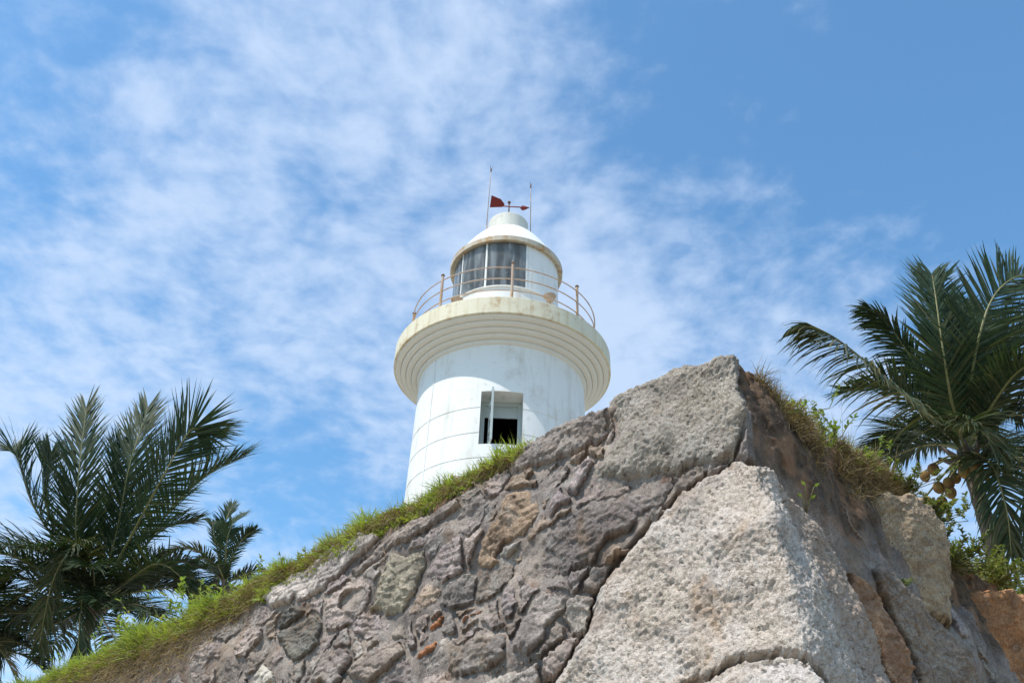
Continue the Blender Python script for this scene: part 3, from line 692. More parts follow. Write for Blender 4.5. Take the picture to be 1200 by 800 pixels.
# shaft with a real window opening
def ang_of(x, r, z):            # lathe angle whose point shows at picture column x
    best = None
    for a in np.linspace(-1.4, 1.4, 561):
        p = pol(r, a, z); e = abs(proj((AX + p[0], AY + p[1], z))[0] - x)
        if best is None or e < best[0]: best = (e, a)
    return best[1]
WZ1 = z_front(458, 2.06); WZ0 = z_front(519.5, 2.10)
WA0, WA1 = ang_of(562.5, 2.08, (WZ0 + WZ1) / 2), ang_of(613, 2.08, (WZ0 + WZ1) / 2)
def r_shaft(zl):                # gentle taper
    h = L(z_shtop); return R_SH + 0.022 * (h - zl)
def build_shaft():
    # columns and rows with lines exactly at the opening and at the incised courses
    aa = list(np.linspace(WA0, WA1, 13)) + list(np.linspace(WA1, WA0 + 2 * math.pi, 150))[1:-1]
    top = L(z_shtop); wz0, wz1 = L(WZ0), L(WZ1)
    joints = [L(z_front(y, 2.1)) for y in (476, 506, 536, 569, 604)]
    rows = set([0, top, wz0, wz1] + list(np.linspace(0, top, 30)))
    for j in joints: rows |= {j - 0.022, j - 0.014, j + 0.014, j + 0.022}
    rows = np.array(sorted(rows)); keep = [0]
    for i in range(1, len(rows)):
        if rows[i] - rows[keep[-1]] > 0.004: keep.append(i)
    rows = rows[keep]
    v = []; f = []; n = len(aa); k = len(rows)
    for a in aa:
        for z in rows:
            r = r_shaft(z)
            for j in joints:
                if abs(z - j) < 0.017: r -= 0.010
            v.append(pol(r, a, z))
    for i in range(n):
        i2 = (i + 1) % n
        for j in range(k - 1):
            if i < 12 and rows[j] > wz0 - 1e-3 and rows[j + 1] < wz1 + 1e-3: continue
            f.append((i * k + j, i2 * k + j, i2 * k + j + 1, i * k + j + 1))
    o = mesh_obj('shaft', v, f, M_WHITE, LH); auto_smooth(o, 25)
    # reveals of the opening: thickness of the masonry
    D = 0.42; b = MB(); am = (WA0 + WA1) / 2
    inward = np.array([-math.sin(am), math.cos(am), 0]); q = []
    for (a, z) in ((WA0, wz0), (WA1, wz0), (WA1, wz1), (WA0, wz1)): q.append((pol(r_shaft(z), a, z), pol(r_shaft(z), a, z) + inward * D))
    # curved head and sill
    for z, flip in ((wz1, 1), (wz0, 0)):
        c = [pol(r_shaft(z), a, z) for a in np.linspace(WA0, WA1, 13)]
        din = q[0][1] - q[0][0]
        e0 = pol(r_shaft(z), WA0, z) + inward * D; e1 = pol(r_shaft(z), WA1, z) + inward * D
        e = [e0 + (e1 - e0) * i / 12 for i in range(13)]
        for i in range(12): b.add([c[i], c[i + 1], e[i + 1], e[i]], [(0, 1, 2, 3) if flip else (3, 2, 1, 0)])
    for a, flip in ((WA0, 1), (WA1, 0)):
        p0, p1 = pol(r_shaft(wz0), a, wz0), pol(r_shaft(wz1), a, wz1)
        b.add([p0, p1, p1 + inward * D, p0 + inward * D], [(0, 1, 2, 3) if flip else (3, 2, 1, 0)])
    b.build('window_reveal', M_WHITE, LH)
    # window frame, transom board, dark room behind, open casement
    side = np.array([math.cos(am), math.sin(am), 0]); wd = np.linalg.norm(pol(2.08, WA1, 0) - pol(2.08, WA0, 0))
    wc = pol(2.0 * math.cos((WA1 - WA0) / 2), am, 0) + inward * (D - 0.02); hgt = wz1 - wz0; zc = (wz0 + wz1) / 2; rz = am
    fr = MB()
    for sx in (-1, 1): fr.box(wc + side * sx * (wd / 2 - 0.05) + np.array([0, 0, zc]), (0.10, 0.08, hgt), rz)
    fr.box(wc + np.array([0, 0, wz1 - 0.05]), (wd - 0.2, 0.078, 0.10), rz)
    fr.box(wc + np.array([0, 0, wz0 + 0.035]), (wd - 0.2, 0.078, 0.07), rz)
    wf = fr.build('window', M_GREY, LH); wf['label'] = 'open window of the white tower'
    tb = MB(); tb.box(wc + inward * 0.03 + np.array([0, 0, wz1 - 0.24]), (wd - 0.2, 0.03, 0.28), rz); tb.build('transom_panel', M_GREY, wf)
    # room behind, an open-fronted box
    rm = MB(); d0 = 0.05; d1 = 2.2
    c = [wc + side * sx * 0.7 + inward * dd + np.array([0, 0, zz]) for dd in (d0, d1) for sx in (-1, 1) for zz in (wz0 - .1, wz1 + .1)]
    rm.add(c, [(4, 5, 7, 6), (0, 1, 5, 4), (2, 6, 7, 3), (0, 4, 6, 2), (1, 3, 7, 5)]); rm.build('window_room', M_DARK, wf)
    # casement leaf, hinged at the left jamb and standing open outwards
    hinge = pol(r_shaft(zc), WA0 + 0.10, 0) + inward * 0.33
    lw = 0.47; od = -inward * math.cos(0.12) + side * math.sin(0.12)
    def leaf(u, zz, t=0.0): return hinge + od * u + np.array([0, 0, zz]) + np.cross(od, (0, 0, 1)) * t
    lf = MB()
    def bar(u0, u1, z0_, z1_, th=0.045):
        c8 = [leaf(u, zz, tt) for tt in (-th / 2, th / 2) for zz in (z0_, z1_) for u in (u0, u1)]
        lf.add(c8, [(0, 2, 3, 1), (4, 5, 7, 6), (0, 1, 5, 4), (2, 6, 7, 3), (0, 4, 6, 2), (1, 3, 7, 5)])
    za, zb = wz0 + 0.06, wz1 + 0.02
    bar(0, 0.06, za, zb); bar(lw - 0.06, lw, za, zb); n = 4
    for i in range(n + 1):
        zq = za + (zb - za) * i / n; bar(0.06, lw - 0.06, max(za, zq - 0.022), min(zb, zq + 0.022), 0.04)
    lo = lf.build('casement', M_GREY, wf)
    for i in range(n):
        gl = MB(); zq0 = za + (zb - za) * i / n + 0.022; zq1 = za + (zb - za) * (i + 1) / n - 0.022
        c8 = [leaf(u, zz, tt) for tt in (-.003, .003) for zz in (zq0, zq1) for u in (0.06, lw - 0.06)]
        gl.add(c8, [(0, 2, 3, 1), (4, 5, 7, 6), (0, 1, 5, 4), (2, 6, 7, 3), (0, 4, 6, 2), (1, 3, 7, 5)])
        gl.build('pane', M_GLASS, lo)
build_shaft()

# thin earthing cable clipped down the left of the shaft
ca_ = ang_of(500, 2.1, z_front(500, 2.1)); cb = MB()
cb.tube([pol(r_shaft(z) + .006, ca_, z) for z in np.linspace(0.0, L(z_shtop) - .08, 24)], .014, 6); cb.build('earthing_cable', M_WHITE, LH, True)
# gallery: stepped mouldings under a plain band
def cornice():
    top = L(z_shtop); zb = L(z_fb); pr = [(R_SH + 0.002, top - 0.10), (R_SH + 0.06, top - 0.06), (R_SH + 0.075, top)]
    n = 4; r0 = R_SH + 0.075; r1 = R_FA - 0.05; dz = (zb - top) / n
    for i in range(n):
        ra = r0 + (r1 - r0) * i / n; rb = r0 + (r1 - r0) * (i + 1) / n; za = top + dz * i; w = rb - ra
        # ovolo: quarter round, then a small fillet
        pr.append((ra - 0.004, za + 0.030)); pr.append((ra + 0.012, za + 0.004))
        for k in range(0, 8):
            a = math.pi / 2 * k / 7
            pr.append((ra + 0.02 + (w - 0.035) * math.sin(a), za + 0.012 + (dz - 0.03) * (1 - math.cos(a))))
        pr.append((rb - 0.004, za + dz - 0.012))
    pr.append((r1, zb - 0.004))
    return lathe('gallery_moulding', pr, M_SOFFIT, 144, deg=28)
cornice()
lathe('gallery_band', [(R_FA - 0.055, L(z_fb)), (R_FA - 0.012, L(z_fb)), (R_FA, L(z_fb) + 0.012), (R_FA, L(z_ft) - 0.02), (R_FA - 0.02, L(z_ft)), (R_GL - 0.02, L(z_ft) + 0.05)], M_CREAM, 144)

# lantern: low wall, panes, panels, roof
ZD = L(z_ft) + 0.03
lathe('lantern_base', [(R_GL + 0.05, ZD - 0.05), (R_GL + 0.05, L(z_glb) - 0.04), (R_GL + 0.085, L(z_glb) - 0.035), (R_GL + 0.085, L(z_glb) - 0.005), (R_GL - 0.06, L(z_glb))], M_WHITE, 96)
zga, zgb = L(z_glb), L(z_evb) + 0.02
zl_mid = (z_glb + z_glt) / 2
ga = [ang_of(x, R_GL, zl_mid) for x in (570, 617)]
a_mid0 = ga[0]; a_mid1 = ga[1]
step = a_mid1 - a_mid0
edges = [a_mid0 - 2 * step * 0.75, a_mid0 - step * 0.75, a_mid0, a_mid1]
for i in range(3):
    b = MB(); pr = [(R_GL, zga), (R_GL, zgb), (R_GL - 0.012, zgb), (R_GL - 0.012, zga), (R_GL, zga)]
    b.lathe(pr, 14, edges[i] + 0.012, edges[i + 1] - 0.012); o = b.build('lantern_pane', M_GLASS, LH); auto_smooth(o)
for a in edges:
    b = MB(); b.lathe([(R_GL + 0.02, zga - 0.002), (R_GL + 0.02, zgb), (R_GL - 0.035, zgb), (R_GL - 0.035, zga - 0.002), (R_GL + 0.02, zga - 0.002)], 2, a - 0.016, a + 0.016)
    b.build('mullion', M_WHITE, LH)
pa = np.linspace(edges[-1] + 0.017, edges[0] + 2 * math.pi - 0.017, 7)
for i in range(6):
    b = MB(); b.lathe([(R_GL + 0.008, zga), (R_GL + 0.008, zgb), (R_GL - 0.02, zgb), (R_GL - 0.02, zga), (R_GL + 0.008, zga)], 10, pa[i] + 0.002, pa[i + 1] - 0.002)
    o = b.build('lantern_panel', M_WHITE, LH); auto_smooth(o)
# lining, lamp and its shade inside
lathe('lantern_ceiling', [(R_GL - 0.03, zgb - 0.002), (0.9, zgb + 0.05), (0.02, zgb + 0.12)], M_INNER, 48)
b = MB(); b.lathe([(R_GL - 0.06, zga), (R_GL - 0.06, zgb - 0.01)], 24, edges[-1] + .05, edges[0] + 2 * math.pi - .05); b.build('lantern_lining', M_INNER, LH)
b = MB(); b.lathe([(0.0, zga - .2), (0.46, zga - .2), (0.46, zga + .15), (0.40, zga + .2), (0.55, zga + .5), (0.58, zga + .8), (0.5, zga + 1.1), (0.3, zga + 1.25), (0, zga + 1.3)], 40, c=(0.35, -0.1, 0)); o = b.build('lamp_housing', M_DARK, LH); auto_smooth(o)
lathe('lantern_floor', [(0.02, ZD + 0.02), (R_GL, ZD + 0.02)], M_INNER, 48)
# eave and roof
lathe('eave', [(R_GL - 0.03, L(z_evb) + 0.025), (R_GL + 0.03, L(z_evb) + 0.025), (R_EV - 0.045, L(z_evb) + 0.005), (R_EV - 0.03, L(z_evb) - 0.012), (R_EV, L(z_evb)), (R_EV + 0.006, L(z_evt) - 0.02), (R_EV - 0.03, L(z_evt))], M_EAVE, 128, deg=30)
pr = [(R_EV - 0.035, L(z_evt) - 0.002)]
c0, c1 = L(z_evt), L(z_cap0)
for i in range(1, 13):
    u = i / 12; pr.append((R_EV - 0.05 + (0.53 - R_EV + 0.05) * u, c0 + (c1 - c0) * (1 - (1 - u) ** 1.45) + 0.0))
roof = lathe('roof', pr, M_DOME, 96)
lathe('roof_cap', [(0.47, L(z_cap0) + 0.05), (0.555, L(z_cap0) + 0.05), (0.555, L(z_cap1) - 0.03), (0.53, L(z_cap1)), (0.0, L(z_cap1) + 0.09)], M_CAP, 64)
b = MB(); b.lathe([(0.50, L(z_cap0) - .03), (0.50, L(z_cap0) + .052)], 64); b.build('cap_joint', M_RUST, LH)

# railing
zr0, zr1 = L(z_ft), L(z_ft) + 1.24
nP = 8; a_first = math.asin(8 / 107)
for i in range(nP):
    a = a_first + i * 2 * math.pi / nP; b = MB()
    p = pol(R_RAIL, a, 0)
    b.tube([p + (0, 0, zr0 - 0.03), p + (0, 0, zr1 + 0.03)], 0.034, 10)
    b.tube([p + (0, 0, zr0 - 0.02), p + (0, 0, zr0 + 0.035)], 0.075, 10)
    po = b.build('railing_post', M_RAIL, LH); auto_smooth(po)
    b = MB(); b.lathe([(0.045, zr1 + 0.03), (0.05, zr1 + 0.045), (0.035, zr1 + 0.075), (0.0, zr1 + 0.09)], 10, c=(p[0], p[1], 0)); b.build('finial', M_RUST, po)
for k, zq in enumerate((0.46, 0.80, 1.14)):
    b = MB(); n = 96; rr = 0.015
    vs = []; fs = []
    for i in range(n):
        a = 2 * math.pi * i / n
        for j in range(6):
            c = 2 * math.pi * j / 6; vs.append(pol(R_RAIL + rr * math.cos(c), a, zr0 + zq + rr * math.sin(c) + 0.006 * math.sin(a * 5 + k)))
    for i in range(n):
        for j in range(6): fs.append((i * 6 + j, ((i + 1) % n) * 6 + j, ((i + 1) % n) * 6 + (j + 1) % 6, i * 6 + (j + 1) % 6))
    b.add(vs, fs); b.build('rail', M_RAIL, LH, True)
# small floodlights on brackets, one each side
for (xp, zs, kind) in ((535, 0.35, 0), (644, 0.55, 1)):
    zb = z_ft + zs; a = ang_of(xp, R_RAIL - 0.30, zb); p = pol(R_RAIL - 0.30, a, 0)
    st_ = MB(); st_.tube([p + (0, 0, zr0 - 0.02), p + (0, 0, zr0 + zs + .10)], 0.035, 8)
    so_ = st_.build('lamp_stand', M_RAIL, LH); auto_smooth(so_)
    hd = MB(); hz = zr0 + zs + 0.17
    hd.lathe([(0.0, hz - .09), (0.07, hz - .085), (0.10, hz - .02), (0.15, hz + 0.05), (0.16, hz + 0.08), (0.0, hz + 0.085)], 16, c=(p[0], p[1], 0))
    ho = hd.build('lamp_head', M_RAIL, so_); auto_smooth(ho)

# wind vane and the two rods
pz = L(z_cap1)
def local_at(x, y, depth): return at(x, y, depth) - np.array([AX, AY, Z0])
vd = proj((AX, AY, z_cap1 + .4))[2]
b = MB(); b.tube([(0, 0, pz + 0.05), (0, 0, pz + 0.30)], 0.045, 10); b.tube([(0, 0, pz + 0.28), (0, 0, local_at(597, 228, vd)[2])], 0.02, 8)
vane = b.build('wind_vane', M_RUST, LH); auto_smooth(vane)
pA = local_at(597, 240, vd); pA[0] = 0; pA[1] = 0
pT = local_at(574, 236, vd + 0.15); pH = local_at(620, 243.5, vd - 0.1)
hub_z = pA[2]
b = MB(); b.tube([(0, 0, hub_z) + (pT - pA) * 0.35, pH], 0.018, 8); b.build('vane_arm', M_RED, vane, True)
u = (pH - pA); u /= np.linalg.norm(u)
b = MB()
b.tube([pH - u * 0.26, pH - u * 0.20, pH - u * 0.10, pH], [0.02, 0.075, 0.05, 0.004], 10); b.build('arrow_head', M_RED, vane)
# tail: two thin sheets splaying from the arm
tl = MB()
t1, t2, t3, t4 = local_at(576, 229, vd), local_at(574, 243, vd), local_at(591.5, 239.5, vd), local_at(587, 233.5, vd)
t5 = local_at(589, 242.5, vd)
nrm = -np.array([FW[0], FW[1], 0]) * 1.0
pts = [t1, t4, t3, t5, t2]
tl.add([p + nrm * 0.008 for p in pts] + [p - nrm * 0.008 for p in pts], [(0, 1, 2, 3, 4), (9, 8, 7, 6, 5)] + [(i, (i + 1) % 5 if False else i + 5, ((i + 1) % 5) + 5, (i + 1) % 5) for i in range(5)])
tl.build('vane_tail', M_RED, vane)
b = MB(); b.lathe([(0, -.05), (.035, -.035), (.05, 0), (.035, .035), (0, .05)], 12, c=(0, 0, local_at(597, 228, vd)[2])); b.build('vane_finial', M_RUST, vane)
for (x0, y0, x1, y1) in ((569.5, 271, 575.5, 199), (622, 274, 622, 218)):
    base = local_at(x0, y0, vd - 0.0)
    tip = local_at(x1, y1, vd); tip[1] += 0.0
    # stand the rod on the roof
    rr = math.hypot(base[0], base[1]); ca = math.atan2(base[0], -base[1])
    zroof = np.interp(min(rr, 1.4), [p[0] for p in pr[::-1]], [p[1] for p in pr[::-1]])
    foot = np.array([base[0], base[1], zroof - 0.03])
    b = MB(); mid = foot + (tip - foot) * 0.28
    b.tube([foot, mid], [0.022, 0.020], 8); b.tube([mid, tip], [0.013, 0.009], 6)
    ro = b.build('lightning_rod', M_RAIL, LH, True)
    b = MB()
    for k in range(3):
        a = k * 2.1; b.tube([tip - (0, 0, .02), tip + np.array([0.05 * math.cos(a), 0.05 * math.sin(a), .12])], [.01, .004], 5)
    b.tube([tip - (0, 0, .06), tip + (0, 0, .02)], 0.022, 8); b.build('rod_tip', M_RUST, ro)

# ------------------------------------------------------------------ coconut palms
def spline(pts, n):
    pts = [np.array(p, float) for p in pts]
    if len(pts) == 2: return [pts[0] + (pts[1] - pts[0]) * i / (n - 1) for i in range(n)]
    P = [2 * pts[0] - pts[1]] + pts + [2 * pts[-1] - pts[-2]]; out = []
    L_ = len(pts) - 1
    for i in range(n):
        t = i / (n - 1) * L_; k = min(int(t), L_ - 1); u = t - k
        p0, p1, p2, p3 = P[k:k + 4]
        out.append(0.5 * ((2 * p1) + (-p0 + p2) * u + (2 * p0 - 5 * p1 + 4 * p2 - p3) * u * u + (-p0 + 3 * p1 - 3 * p2 + p3) * u ** 3))
    return out
def make_frond(parent, origin, pts, Lmax=0.95, droop=0.55, rollr=0.0, seed=0, n_leaf=64, r0=0.05, vee=0.25, bare=0.16, dry=0.0, width=0.043, fw=0.0, face=False):
    rg = np.random.default_rng(seed)
    c = spline(pts, 26); c = [p - origin for p in c]
    tot = sum(np.linalg.norm(c[i + 1] - c[i]) for i in range(25))
    b = MB(); b.tube(c, [r0 * (1 - 0.88 * (i / 25) ** 0.7) for i in range(26)], 6)
    V = []; Fq = []
    up = np.array([0, 0, 1.0])
    for side in (-1, 1):
        for k in range(n_leaf):
            t = bare + (1 - bare) * (k + rg.uniform(-.3, .3) + 0.5) / n_leaf; t = min(max(t, 0), 0.999)
            fi = t * 25; i = min(int(fi), 24); u = fi - i; p = c[i] * (1 - u) + c[i + 1] * u
            Tn = c[min(i + 2, 25)] - c[max(i - 1, 0)]; Tn /= np.linalg.norm(Tn)
            Sv = np.cross(Tn, up); 
            if np.linalg.norm(Sv) < .05: Sv = np.array([1., 0, 0])
            if face: Sv = RT - Tn * (RT @ Tn)
            Sv /= np.linalg.norm(Sv); N = np.cross(Sv, Tn)
            Sv, N = Sv * math.cos(rollr) + N * math.sin(rollr), N * math.cos(rollr) - Sv * math.sin(rollr)
            tt = (t - bare) / (1 - bare)
            ln = Lmax * (0.55 + 0.45 * min(1, tt / .22)) * (1 - .42 * max(0, (tt - .55) / .45) ** 1.6) * rg.uniform(.78, 1.14)
            ang = math.radians(48 - 8 * math.cos(tt * 3) + 14 * (tt - .5) + rg.normal(0, 5)); ang = math.radians(90) - ang if False else ang
            fwd = 0.50 + fw + (0.42 - fw * .7) * tt + rg.normal(0, .05); fwd = min(fwd, .95)
            D = Sv * side * math.sqrt(max(1 - fwd ** 2, .05)) + Tn * fwd + N * (vee + rg.normal(0, .10))
            D += rg.normal(0, .05, 3); D /= np.linalg.norm(D)
            q = p.copy(); m_ = 5; dr = droop * rg.uniform(.5, 1.5)
            wv = np.cross(D, N * rg.uniform(.4, 1) + Tn * rg.uniform(-.3, .45)); wv /= np.linalg.norm(wv) + 1e-6
            base = len(V); w0 = width * rg.uniform(.8, 1.2)
            for j in range(m_):
                f_ = j / (m_ - 1); w = w0 * (0.55, 1.0, 0.95, 0.62, 0.06)[j] / 2
                fold = N * w * 0.5
                V.append(q - wv * w); V.append(q + wv * w)
                if j: Fq.append((base + 2 * j - 2, base + 2 * j - 1, base + 2 * j + 1, base + 2 * j))
                q = q + D * ln / (m_ - 1); D = D - up * dr * 0.32 * (f_ + .35); D /= np.linalg.norm(D)
    o = mesh_obj('frond', np.array(V), np.array(Fq), M_PALM, parent, True)
    float_attr(o, 'dry', np.clip(dry + rg.normal(0, .10, len(V) // 10).repeat(10), 0, 1))
    rb = b.build('midrib', M_RACHIS, o, True)
    float_attr(rb, 'dry', np.full(len(b.v), .3 * dry + .1))
    return o
def palm(label, px, py, depth, fronds, fill, seed, ground_z, trunk_r=0.15, nuts=(), lean=(0.4, 0.5), Lm=0.95, scale=1.0, n_leaf=64):
    C = at(px, py, depth)
    base = np.array([C[0] + lean[0], C[1] + lean[1], ground_z])
    root = empty('coconut_palm', tuple(base)); set_props(root, label, 'palm tree', 'coconut palms inside the fort')
    b = MB(); n = 26; tc_ = []
    for i in range(n):
        u = i / (n - 1); p = base + (C - base) * u + np.array([-lean[0], -lean[1], 0]) * 0.35 * math.sin(math.pi * u); tc_.append(p - base)
    tc_[0] = tc_[0] - np.array([0, 0, .35])
    b.tube(tc_, [trunk_r * (1.45 - .5 * min(i / 5, 1) + (.10 if i % 2 else 0)) * (1 if i < 23 else 1.15) for i in range(n)], 14)
    b.build('trunk', M_BARK, root, True)
    for i, fd in enumerate(fronds):
        pts = [C] + [at(x, y, depth + dd) for x, y, dd in fd['p']]
        kw = {k: v for k, v in fd.items() if k != 'p'}
        make_frond(root, base, pts, seed=seed * 100 + i, **{**dict(Lmax=Lm, n_leaf=n_leaf), **kw})
    rg = np.random.default_rng(seed)
    for i in range(fill[0]):
        az = i * 2.39996 + rg.uniform(-.3, .3); el = rg.uniform(fill[1], fill[2]); ln = rg.uniform(*fill[3]) * scale
        d = np.array([math.cos(az), math.sin(az), 0])
        pts = [C, C + d * ln * .33 * math.cos(el) + (0, 0, ln * .36 * math.sin(el)), C + d * ln * .68 * math.cos(el) + (0, 0, ln * .58 * math.sin(el)), C + d * ln * 1.0 * math.cos(el) ** .7 + (0, 0, ln * (.62 * math.sin(el) - .12))]
        make_frond(root, base, pts, seed=seed * 100 + 50 + i, Lmax=Lm, n_leaf=n_leaf, droop=.8)
    # spent leaf bases and fibre at the crown
    for i in range(9):
        az = i * 2.4; d = np.array([math.cos(az), math.sin(az), .55]); b = MB()
        p0 = C - base - (0, 0, .35); b.tube([p0, p0 + d * .28 * scale, p0 + d * .55 * scale + (0, 0, .06)], [.09 * scale, .075 * scale, .03 * scale], 7); b.build('leaf_base', M_BARK, root, True)
    for i, (x, y, dd) in enumerate(nuts):
        p = at(x, y, depth + dd) - base; r = 0.112 * rg.uniform(.85, 1.15); b = MB()
        pr_ = [(0, -1.15), (.45, -1.0), (.82, -.6), (.98, -.1), (.95, .35), (.72, .8), (.35, 1.05), (0, 1.1)]
        b.lathe([(a * r, z * r) for a, z in pr_], 14, c=p); no = b.build('coconut', M_NUT, root, True)
        b = MB(); c_ = C - base + (0, 0, -.15); mid = (p + (0, 0, r * 1.1) + c_) / 2 + (0, 0, .10)
        b.tube([p + (0, 0, r * 1.0), mid, c_], [.018, .02, .03], 6); b.build('nut_stalk', M_RACHIS, no, True)
    return root
D1 = 27.0
palm('bushy coconut palm on the left, fronds fanning above the grass', 112, 705, D1, [
    dict(width=.052, p=[(90, 640, -.5), (92, 560, -.3), (101, 478, 1.4)], Lmax=1.6, droop=.18, vee=.0, fw=.2, face=True),
    dict(width=.052, p=[(135, 630, .2), (152, 545, .8), (173, 478, 2.4)], Lmax=1.6, droop=.18, vee=.0, fw=.2, face=True),
    dict(width=.052, p=[(158, 620, -.5), (190, 560, -1.2), (222, 505, -1.4), (238, 508, -1.2)], Lmax=1.6, droop=.3, rollr=.7, fw=.05),
    dict(width=.05, p=[(170, 640, .2), (205, 590, .4), (245, 555, .4), (285, 536, .2)], Lmax=1.5, droop=.5, rollr=-.5, fw=.1),
    dict(p=[(70, 640, -.3), (38, 590, -.8), (20, 535, -.6), (12, 528, 0)], Lmax=1.6, droop=.5, rollr=.6),
    dict(p=[(105, 655, -1.0), (88, 638, -1.8), (62, 680, -2.4), (45, 760, -2.6)], Lmax=1.0, droop=1.5, dry=.12),
    dict(p=[(70, 660, .3), (30, 640, .5), (-15, 640, .6), (-60, 670, .6)], Lmax=1.25, droop=.9),
    dict(p=[(80, 680, -.8), (40, 690, -1.6), (0, 715, -2.0), (-40, 760, -2.0)], Lmax=1.2, droop=1.1),
    dict(p=[(150, 680, -.8), (185, 660, -1.4), (215, 680, -1.7), (228, 720, -1.8)], Lmax=1.1, droop=1.1),
    dict(p=[(60, 610, 1.0), (50, 560, 1.6), (60, 530, 2.2)], Lmax=1.2, droop=.3),
    dict(p=[(118, 640, .9), (130, 570, 1.6), (140, 520, 2.6)], Lmax=1.2, droop=.2),
    dict(p=[(140, 630, 1.0), (175, 560, 1.8), (210, 510, 2.6)], Lmax=1.2, droop=.3),
    dict(p=[(100, 690, -1.2), (96, 700, -2.4), (92, 750, -3.0), (90, 800, -3.2)], Lmax=1.0, droop=1.2),
    dict(p=[(60, 700, -.4), (20, 720, -.8), (-10, 760, -1), (-20, 800, -1)], Lmax=1.2, droop=1.1),
    dict(p=[(85, 620, 0), (70, 570, .3), (48, 530, .6)], Lmax=1.2, droop=.4),
    dict(p=[(150, 650, 1), (190, 620, 2), (230, 610, 2.4)], Lmax=1.1, droop=.8),
], (22, -.45, .8, (2.6, 4.4)), 1, ZT - .22, nuts=(), lean=(-.6, .9), Lm=1.15, n_leaf=112)
palm('small distant coconut palm, only its crown showing above the grass', 264, 684, 34.0, [
    dict(p=[(265, 640, -.2), (272, 615, .1), (286, 602, .8)], Lmax=0.68, droop=.2, vee=.05),
    dict(p=[(255, 645, .3), (250, 620, .5), (248, 612, 1.2)], Lmax=0.65, droop=.2),
    dict(p=[(275, 645, .2), (288, 628, .2), (298, 622, .2)], Lmax=0.58, droop=.6),
    dict(p=[(240, 650, -.2), (218, 642, -.4), (195, 648, -.5)], Lmax=0.65, droop=.9, dry=.3),
    dict(p=[(258, 640, 1), (265, 610, 1.3), (272, 592, 2)], Lmax=0.65, droop=.2),
    dict(p=[(245, 655, -.4), (225, 660, -.8), (205, 685, -1)], Lmax=0.65, droop=1.0),
], (5, .3, .9, (1.3, 1.9)), 2, ZT - .22, trunk_r=.12, lean=(.3, .6), Lm=.65, n_leaf=70)
palm('coconut palm hanging its pale fronds into the bottom left corner', -75, 770, 25.5, [
    dict(p=[(-40, 745, -.5), (-5, 755, -1), (22, 800, -1.2)], Lmax=.9, droop=1.3, dry=.45),
    dict(p=[(-50, 720, .3), (-20, 700, .5), (5, 690, .7)], Lmax=1.0, droop=.8),
    dict(p=[(-50, 760, .1), (-15, 790, 0), (0, 840, 0)], Lmax=.9, droop=1.1, dry=.25),
], (7, .0, .8, (2.6, 3.4)), 3, ZT - .22, lean=(-.4, .7), Lm=.95, n_leaf=70)
D2 = 19.0
palm('coconut palm on the right with a cluster of orange coconuts', 1132, 528, D2, [
    dict(p=[(1100, 500, -.5), (1045, 450, -1.1), (985, 400, -1.3), (945, 378, -1.2)], Lmax=1.15, droop=1.5, dry=.16, rollr=.1, vee=-.75),
    dict(p=[(1105, 480, .4), (1075, 430, .9), (1045, 385, 1.2), (1020, 362, 1.4)], Lmax=.85, droop=1.3, vee=-.4),
    dict(p=[(1115, 470, -.3), (1105, 410, -.3), (1096, 345, .4), (1092, 322, 1.0)], Lmax=1.1, droop=.25, vee=.0, face=True, fw=.12, width=.05),
    dict(p=[(1135, 470, -.2), (1146, 400, -.3), (1166, 345, .1), (1200, 322, .5), (1240, 335, .7)], Lmax=1.25, droop=.45, vee=.0, face=True, fw=.05, width=.05),
    dict(p=[(1150, 470, .5), (1172, 410, .9), (1200, 385, 1.3), (1235, 370, 1.6)], Lmax=1.25, droop=.6, rollr=.3),
    dict(p=[(1160, 520, -.5), (1185, 530, -1.2), (1210, 575, -1.7), (1225, 640, -2)], Lmax=1.25, droop=1.3, dry=.1),
    dict(p=[(1150, 535, -.9), (1165, 550, -1.6), (1180, 600, -2.2), (1185, 650, -2.4)], Lmax=0.94, droop=1.3, dry=.12),
    dict(p=[(1100, 520, .4), (1070, 525, .8), (1040, 540, 1.1), (1020, 565, 1.2)], Lmax=0.88, droop=1.3),
    dict(p=[(1120, 470, 1.0), (1125, 410, 1.6), (1130, 370, 2.4)], Lmax=1.15, droop=.3, face=True, width=.05),
    dict(p=[(1140, 480, 1.1), (1160, 430, 1.8), (1180, 390, 2.4)], Lmax=1.2, droop=.4, face=True, width=.05),
    dict(p=[(1115, 500, .9), (1088, 460, 1.6), (1062, 430, 2.2)], Lmax=1.12, droop=.6),
    dict(p=[(1165, 500, .6), (1195, 480, 1.0), (1230, 480, 1.4), (1260, 510, 1.5)], Lmax=1.25, droop=.9),
    dict(p=[(1160, 520, 1.3), (1190, 530, 2.2), (1215, 560, 2.8)], Lmax=1.12, droop=1.2),
    dict(p=[(1125, 505, -1.2), (1140, 495, -2.0), (1165, 520, -2.4)], Lmax=0.88, droop=1.2, dry=.1),
    dict(p=[(1110, 510, 1.0), (1080, 505, 1.8), (1050, 520, 2.4)], Lmax=1.00, droop=1.1),
    dict(p=[(1125, 480, .2), (1122, 430, .2), (1118, 380, .8), (1114, 352, 1.4)], Lmax=1.1, droop=.3, face=True, vee=0, width=.05),
], (6, .35, 1.0, (2.4, 3.2)), 4, ZT - .22, trunk_r=.15, lean=(.5, .8), Lm=.9, n_leaf=118, nuts=[
    (1084, 558, -0.55), (1094, 550, -0.70), (1130, 553, -1.05), (1144, 549, -1.15), (1165, 551, -0.65), (1181, 555, -0.45), (1100, 571, -0.75), (1112, 566, -0.85), (1114, 577, -0.95), (1086, 589, -0.55), (1104, 588, -0.75), (1120, 560, -0.55), (1153, 556, -0.75)])

